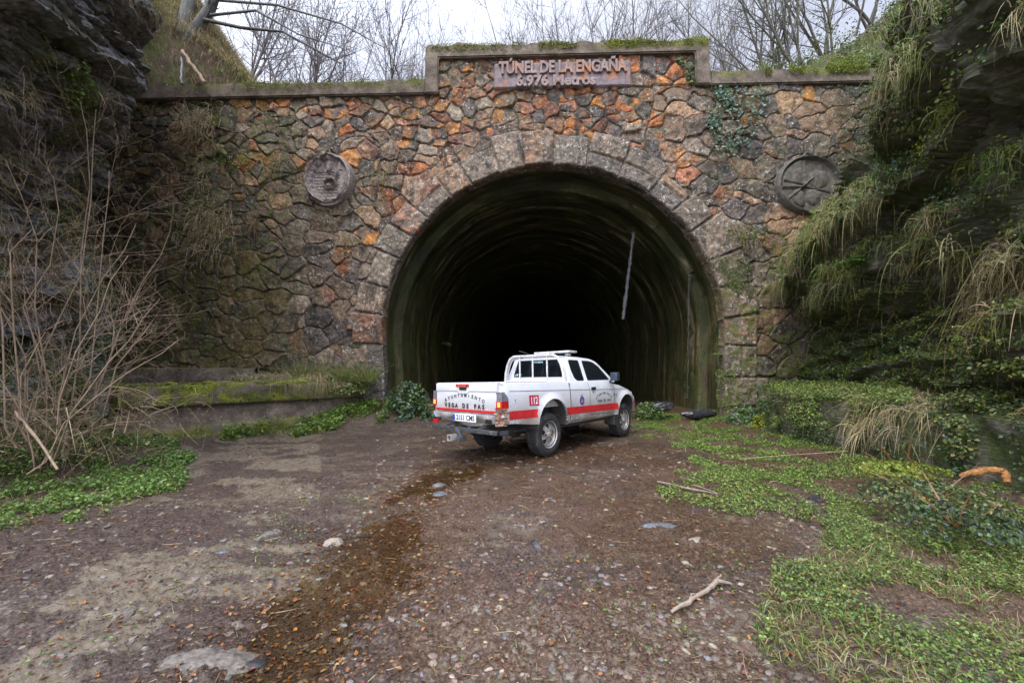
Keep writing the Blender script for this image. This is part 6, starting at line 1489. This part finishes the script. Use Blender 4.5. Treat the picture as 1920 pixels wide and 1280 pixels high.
def coppice(px, Y, n, H_, lean, spread, seed, label, r=.05, col=(.15, .125, .125), kids=(11, 5), group='bare trees standing above the portal', zz=None):
    b = at(px, 120, Y); b[2] = zz if zz is not None else float(hz(b[0], b[1])); rs = RS(seed); st = []
    for k in range(n):
        a = (k+.5)/n*2-1; st.append(limb(rs, b+rs.randn(3)*[.25, .25, 0], (lean+a*spread+rs.randn()*.08, rs.randn()*.2, 1), H_*(.8+.4*rs.rand()), r*(.6+.7*rs.rand()), r*.18, 7, .07, .04))
    return tree('bare_tree', b, st, label, 'tree', seed, col, kids, group, minr=.0065)
CO = [(470, 17, 6, 6.5, .05, .35, 'slender many stemmed bare tree nearest the left grassy cliff top'),
      (520, 20, 5, 7, -.1, .3, 'tall thin bare tree behind the stretch of coping left of the low shrub'),
      (585, 15.5, 8, 6, .0, .55, 'fan of bare shoots rising above the middle of the left coping'),
      (640, 18, 7, 7, .1, .4, 'dense fan of upright shoots just right of the middle of the left coping'),
      (700, 16, 6, 6, .25, .4, 'bare coppiced tree leaning right above the left coping'),
      (745, 19, 6, 7, .35, .3, 'bare tree leaning towards the raised frame from its left'),
      (800, 22, 6, 8, .1, .4, 'faint bare tree behind the left corner of the raised frame'),
      (870, 21, 6, 8, .0, .5, 'bare tree behind the left third of the nameplate frame'),
      (950, 19, 5, 7, -.35, .3, 'bare tree with boughs leaning left above the nameplate'),
      (1040, 17, 6, 7, -.3, .5, 'bare tree above the middle of the nameplate frame'),
      (1130, 15.5, 8, 7, -.15, .6, 'thickest fan of grey poles above the right half of the frame'),
      (1215, 17, 7, 7, .15, .5, 'bare poles fanning out above the right end of the frame'),
      (1290, 20, 6, 8, .1, .4, 'bare tree behind the right corner of the frame'),
      (1365, 17, 2, 8, .0, .05, 'straight single trunk right of the raised frame'),
      (1400, 20, 4, 8, .0, .25, 'group of upright trunks beyond the short right coping'),
      (1455, 16, 6, 7, -.2, .5, 'mossy many stemmed tree above the right coping'),
      (1500, 14.5, 5, 6, -.45, .4, 'crooked tree leaning left from the hill above the thick moss'),
      (1560, 17, 5, 7, -.2, .4, 'bare tree on the hill above the right end of the coping'),
      (1640, 18, 5, 7, -.1, .4, 'bare tree among the shrubs at the top right')]
for i, (px_, Y_, n_, H_, le, spd, lab) in enumerate(CO):
    coppice(px_, Y_, n_, H_, le, spd, 700+i, lab, r=.05 if px_ < 1330 else .062, col=(.13, .11, .11) if px_ < 1330 else (.10, .092, .07), kids=(16, 8) if px_ < 1330 else (11, 6))
rs = RS(777)
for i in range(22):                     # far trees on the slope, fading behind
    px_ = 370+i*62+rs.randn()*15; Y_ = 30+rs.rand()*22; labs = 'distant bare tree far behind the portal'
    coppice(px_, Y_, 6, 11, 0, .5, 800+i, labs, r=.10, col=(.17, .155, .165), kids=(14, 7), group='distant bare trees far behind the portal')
# big forked tree on the left cliff top
b = at(352, 72, 12.9); st = []; rs = RS(900)
def poly_limb(pts, r0, r1): 
    P = np.array(pts, float); t = np.linspace(0, len(P)-1, 7); i = np.minimum(t.astype(int), len(P)-2); fr = (t-i)[:, None]; return P[i]*(1-fr)+P[i+1]*fr, np.linspace(r0, r1, 7)
st.append(poly_limb([at(350, 90, 12.9), at(345, 50, 12.9), at(352, 10, 12.9), at(360, -60, 12.9)], .22, .17))
st.append(poly_limb([at(352, 85, 12.85), at(372, 50, 12.8), at(395, 15, 12.8), at(420, -60, 12.8)], .20, .14))
st.append(poly_limb([at(372, 35, 12.8), at(450, 52, 12.3), at(530, 60, 12.0), at(640, 120, 11.8)], .065, .02))
st.append(poly_limb([at(385, 30, 12.8), at(480, 20, 12.2), at(560, 65, 12.), at(640, 90, 12.)], .05, .012))
st.append(poly_limb([at(400, 0, 12.8), at(520, 10, 12.2), at(640, 45, 12.), at(720, 90, 12.)], .05, .012))
tree('forked_tree', b, st, 'thick grey forked trunk on the left cliff top with long boughs reaching over the coping', 'tree', 901, (.12, .12, .11), (9, 5), None, (.35, .4, .4), ntr=10, minr=.006, thin=.35)
# low leafy shrub behind the coping
c = at(490, 140, 13.4); bush('leafy_shrub', (c[0], c[1], 10.25), (.9, .5, .75), 900, .08, [(.07, .08, .07), (.10, .08, .06), (.05, .07, .05)], 'low dull shrub peeping over the left coping beside the grassy slope', 'shrub', 590)
# bare tangled shrubs in the left foreground
def tangle(px, py, Y, tips, seed, label, r=.0068, col=(.235, .17, .115), kids=(8, 6)):
    b = at(px, py, Y); rs = RS(seed); st = []
    for (tx_, ty_, tY) in tips:
        e_ = at(tx_, ty_, tY); b2 = b+rs.randn(3)*[.12, .12, 0]; mid = (b2+e_)/2+np.array([rs.randn()*.12, rs.randn()*.1, .25*abs(e_[0]-b[0])*.6]); q1 = b2*.7+mid*.3+rs.randn(3)*.08; q2 = mid*.4+e_*.6+rs.randn(3)*.1+[0, 0, .08]
        P, Rr = poly_limb([b2, q1, mid, q2, e_], r*(.8+.5*rs.rand()), .004); P[1:-1] += rs.randn(5, 3)*.045; st.append((P, Rr))
    return tree('bare_shrub', b, st, label, 'shrub', seed, col, kids, None, (.42, .45, .4), .8, .0, .0018, .17, 6, .5)
tangle(68, 860, 5.6, [(180, 205, 5.8), (100, 330, 5.6), (10, 300, 5.2), (255, 420, 5.9), (-40, 480, 5.)], 910, 'tallest bare shrub at the left edge with one long upright stem', .011)
tangle(130, 850, 5.9, [(150, 190, 6.6), (320, 430, 6.4), (270, 560, 6.2), (60, 470, 5.7), (205, 320, 6.3)], 911, 'bare shrub with two straight pale stems in front of the slate cliff', .014)
tangle(60, 880, 5.0, [(300, 560, 5.5), (330, 640, 5.6), (240, 480, 5.3), (-20, 560, 4.8)], 912, 'low bare shrub with twigs sweeping right over the mossy wall', .011)
tangle(20, 840, 5.2, [(120, 600, 5.1), (60, 430, 5.2), (-60, 400, 4.9), (180, 680, 5.2)], 913, 'twiggy shrub thicket at the very left edge', .014)
tangle(170, 800, 6.8, [(330, 600, 7.0), (300, 690, 7.0), (250, 760, 6.6), (120, 640, 6.6), (210, 560, 6.9)], 914, 'fine tangle of twigs against the near end of the mossy wall', .011, kids=(12, 7))
c = at(20, 840, 5.8)
f = Fol(915); n = 4200; P = c+f.r.randn(n, 3)*[.7, .6, .25]; f.leaves(P, UP, .035, pal(f.r, n, DKGREEN+OLIVE+GREEN[:2]), tilt=.9)
n = 1500; P = at(40, 800, 5.9)+f.r.randn(n, 3)*[1.0, .5, .3]; f.blades(P, f.r.randn(n, 3)+[0, 0, .2], .5*(.3+f.r.rand(n)), .008, .6*f.r.rand(n), pal(f.r, n, DRY+[(.15, .1, .07)]), 5)
stuff(f.obj('undergrowth', M['leaf']), 'matted bramble and dead stems at the base of the left shrubs', 'undergrowth')
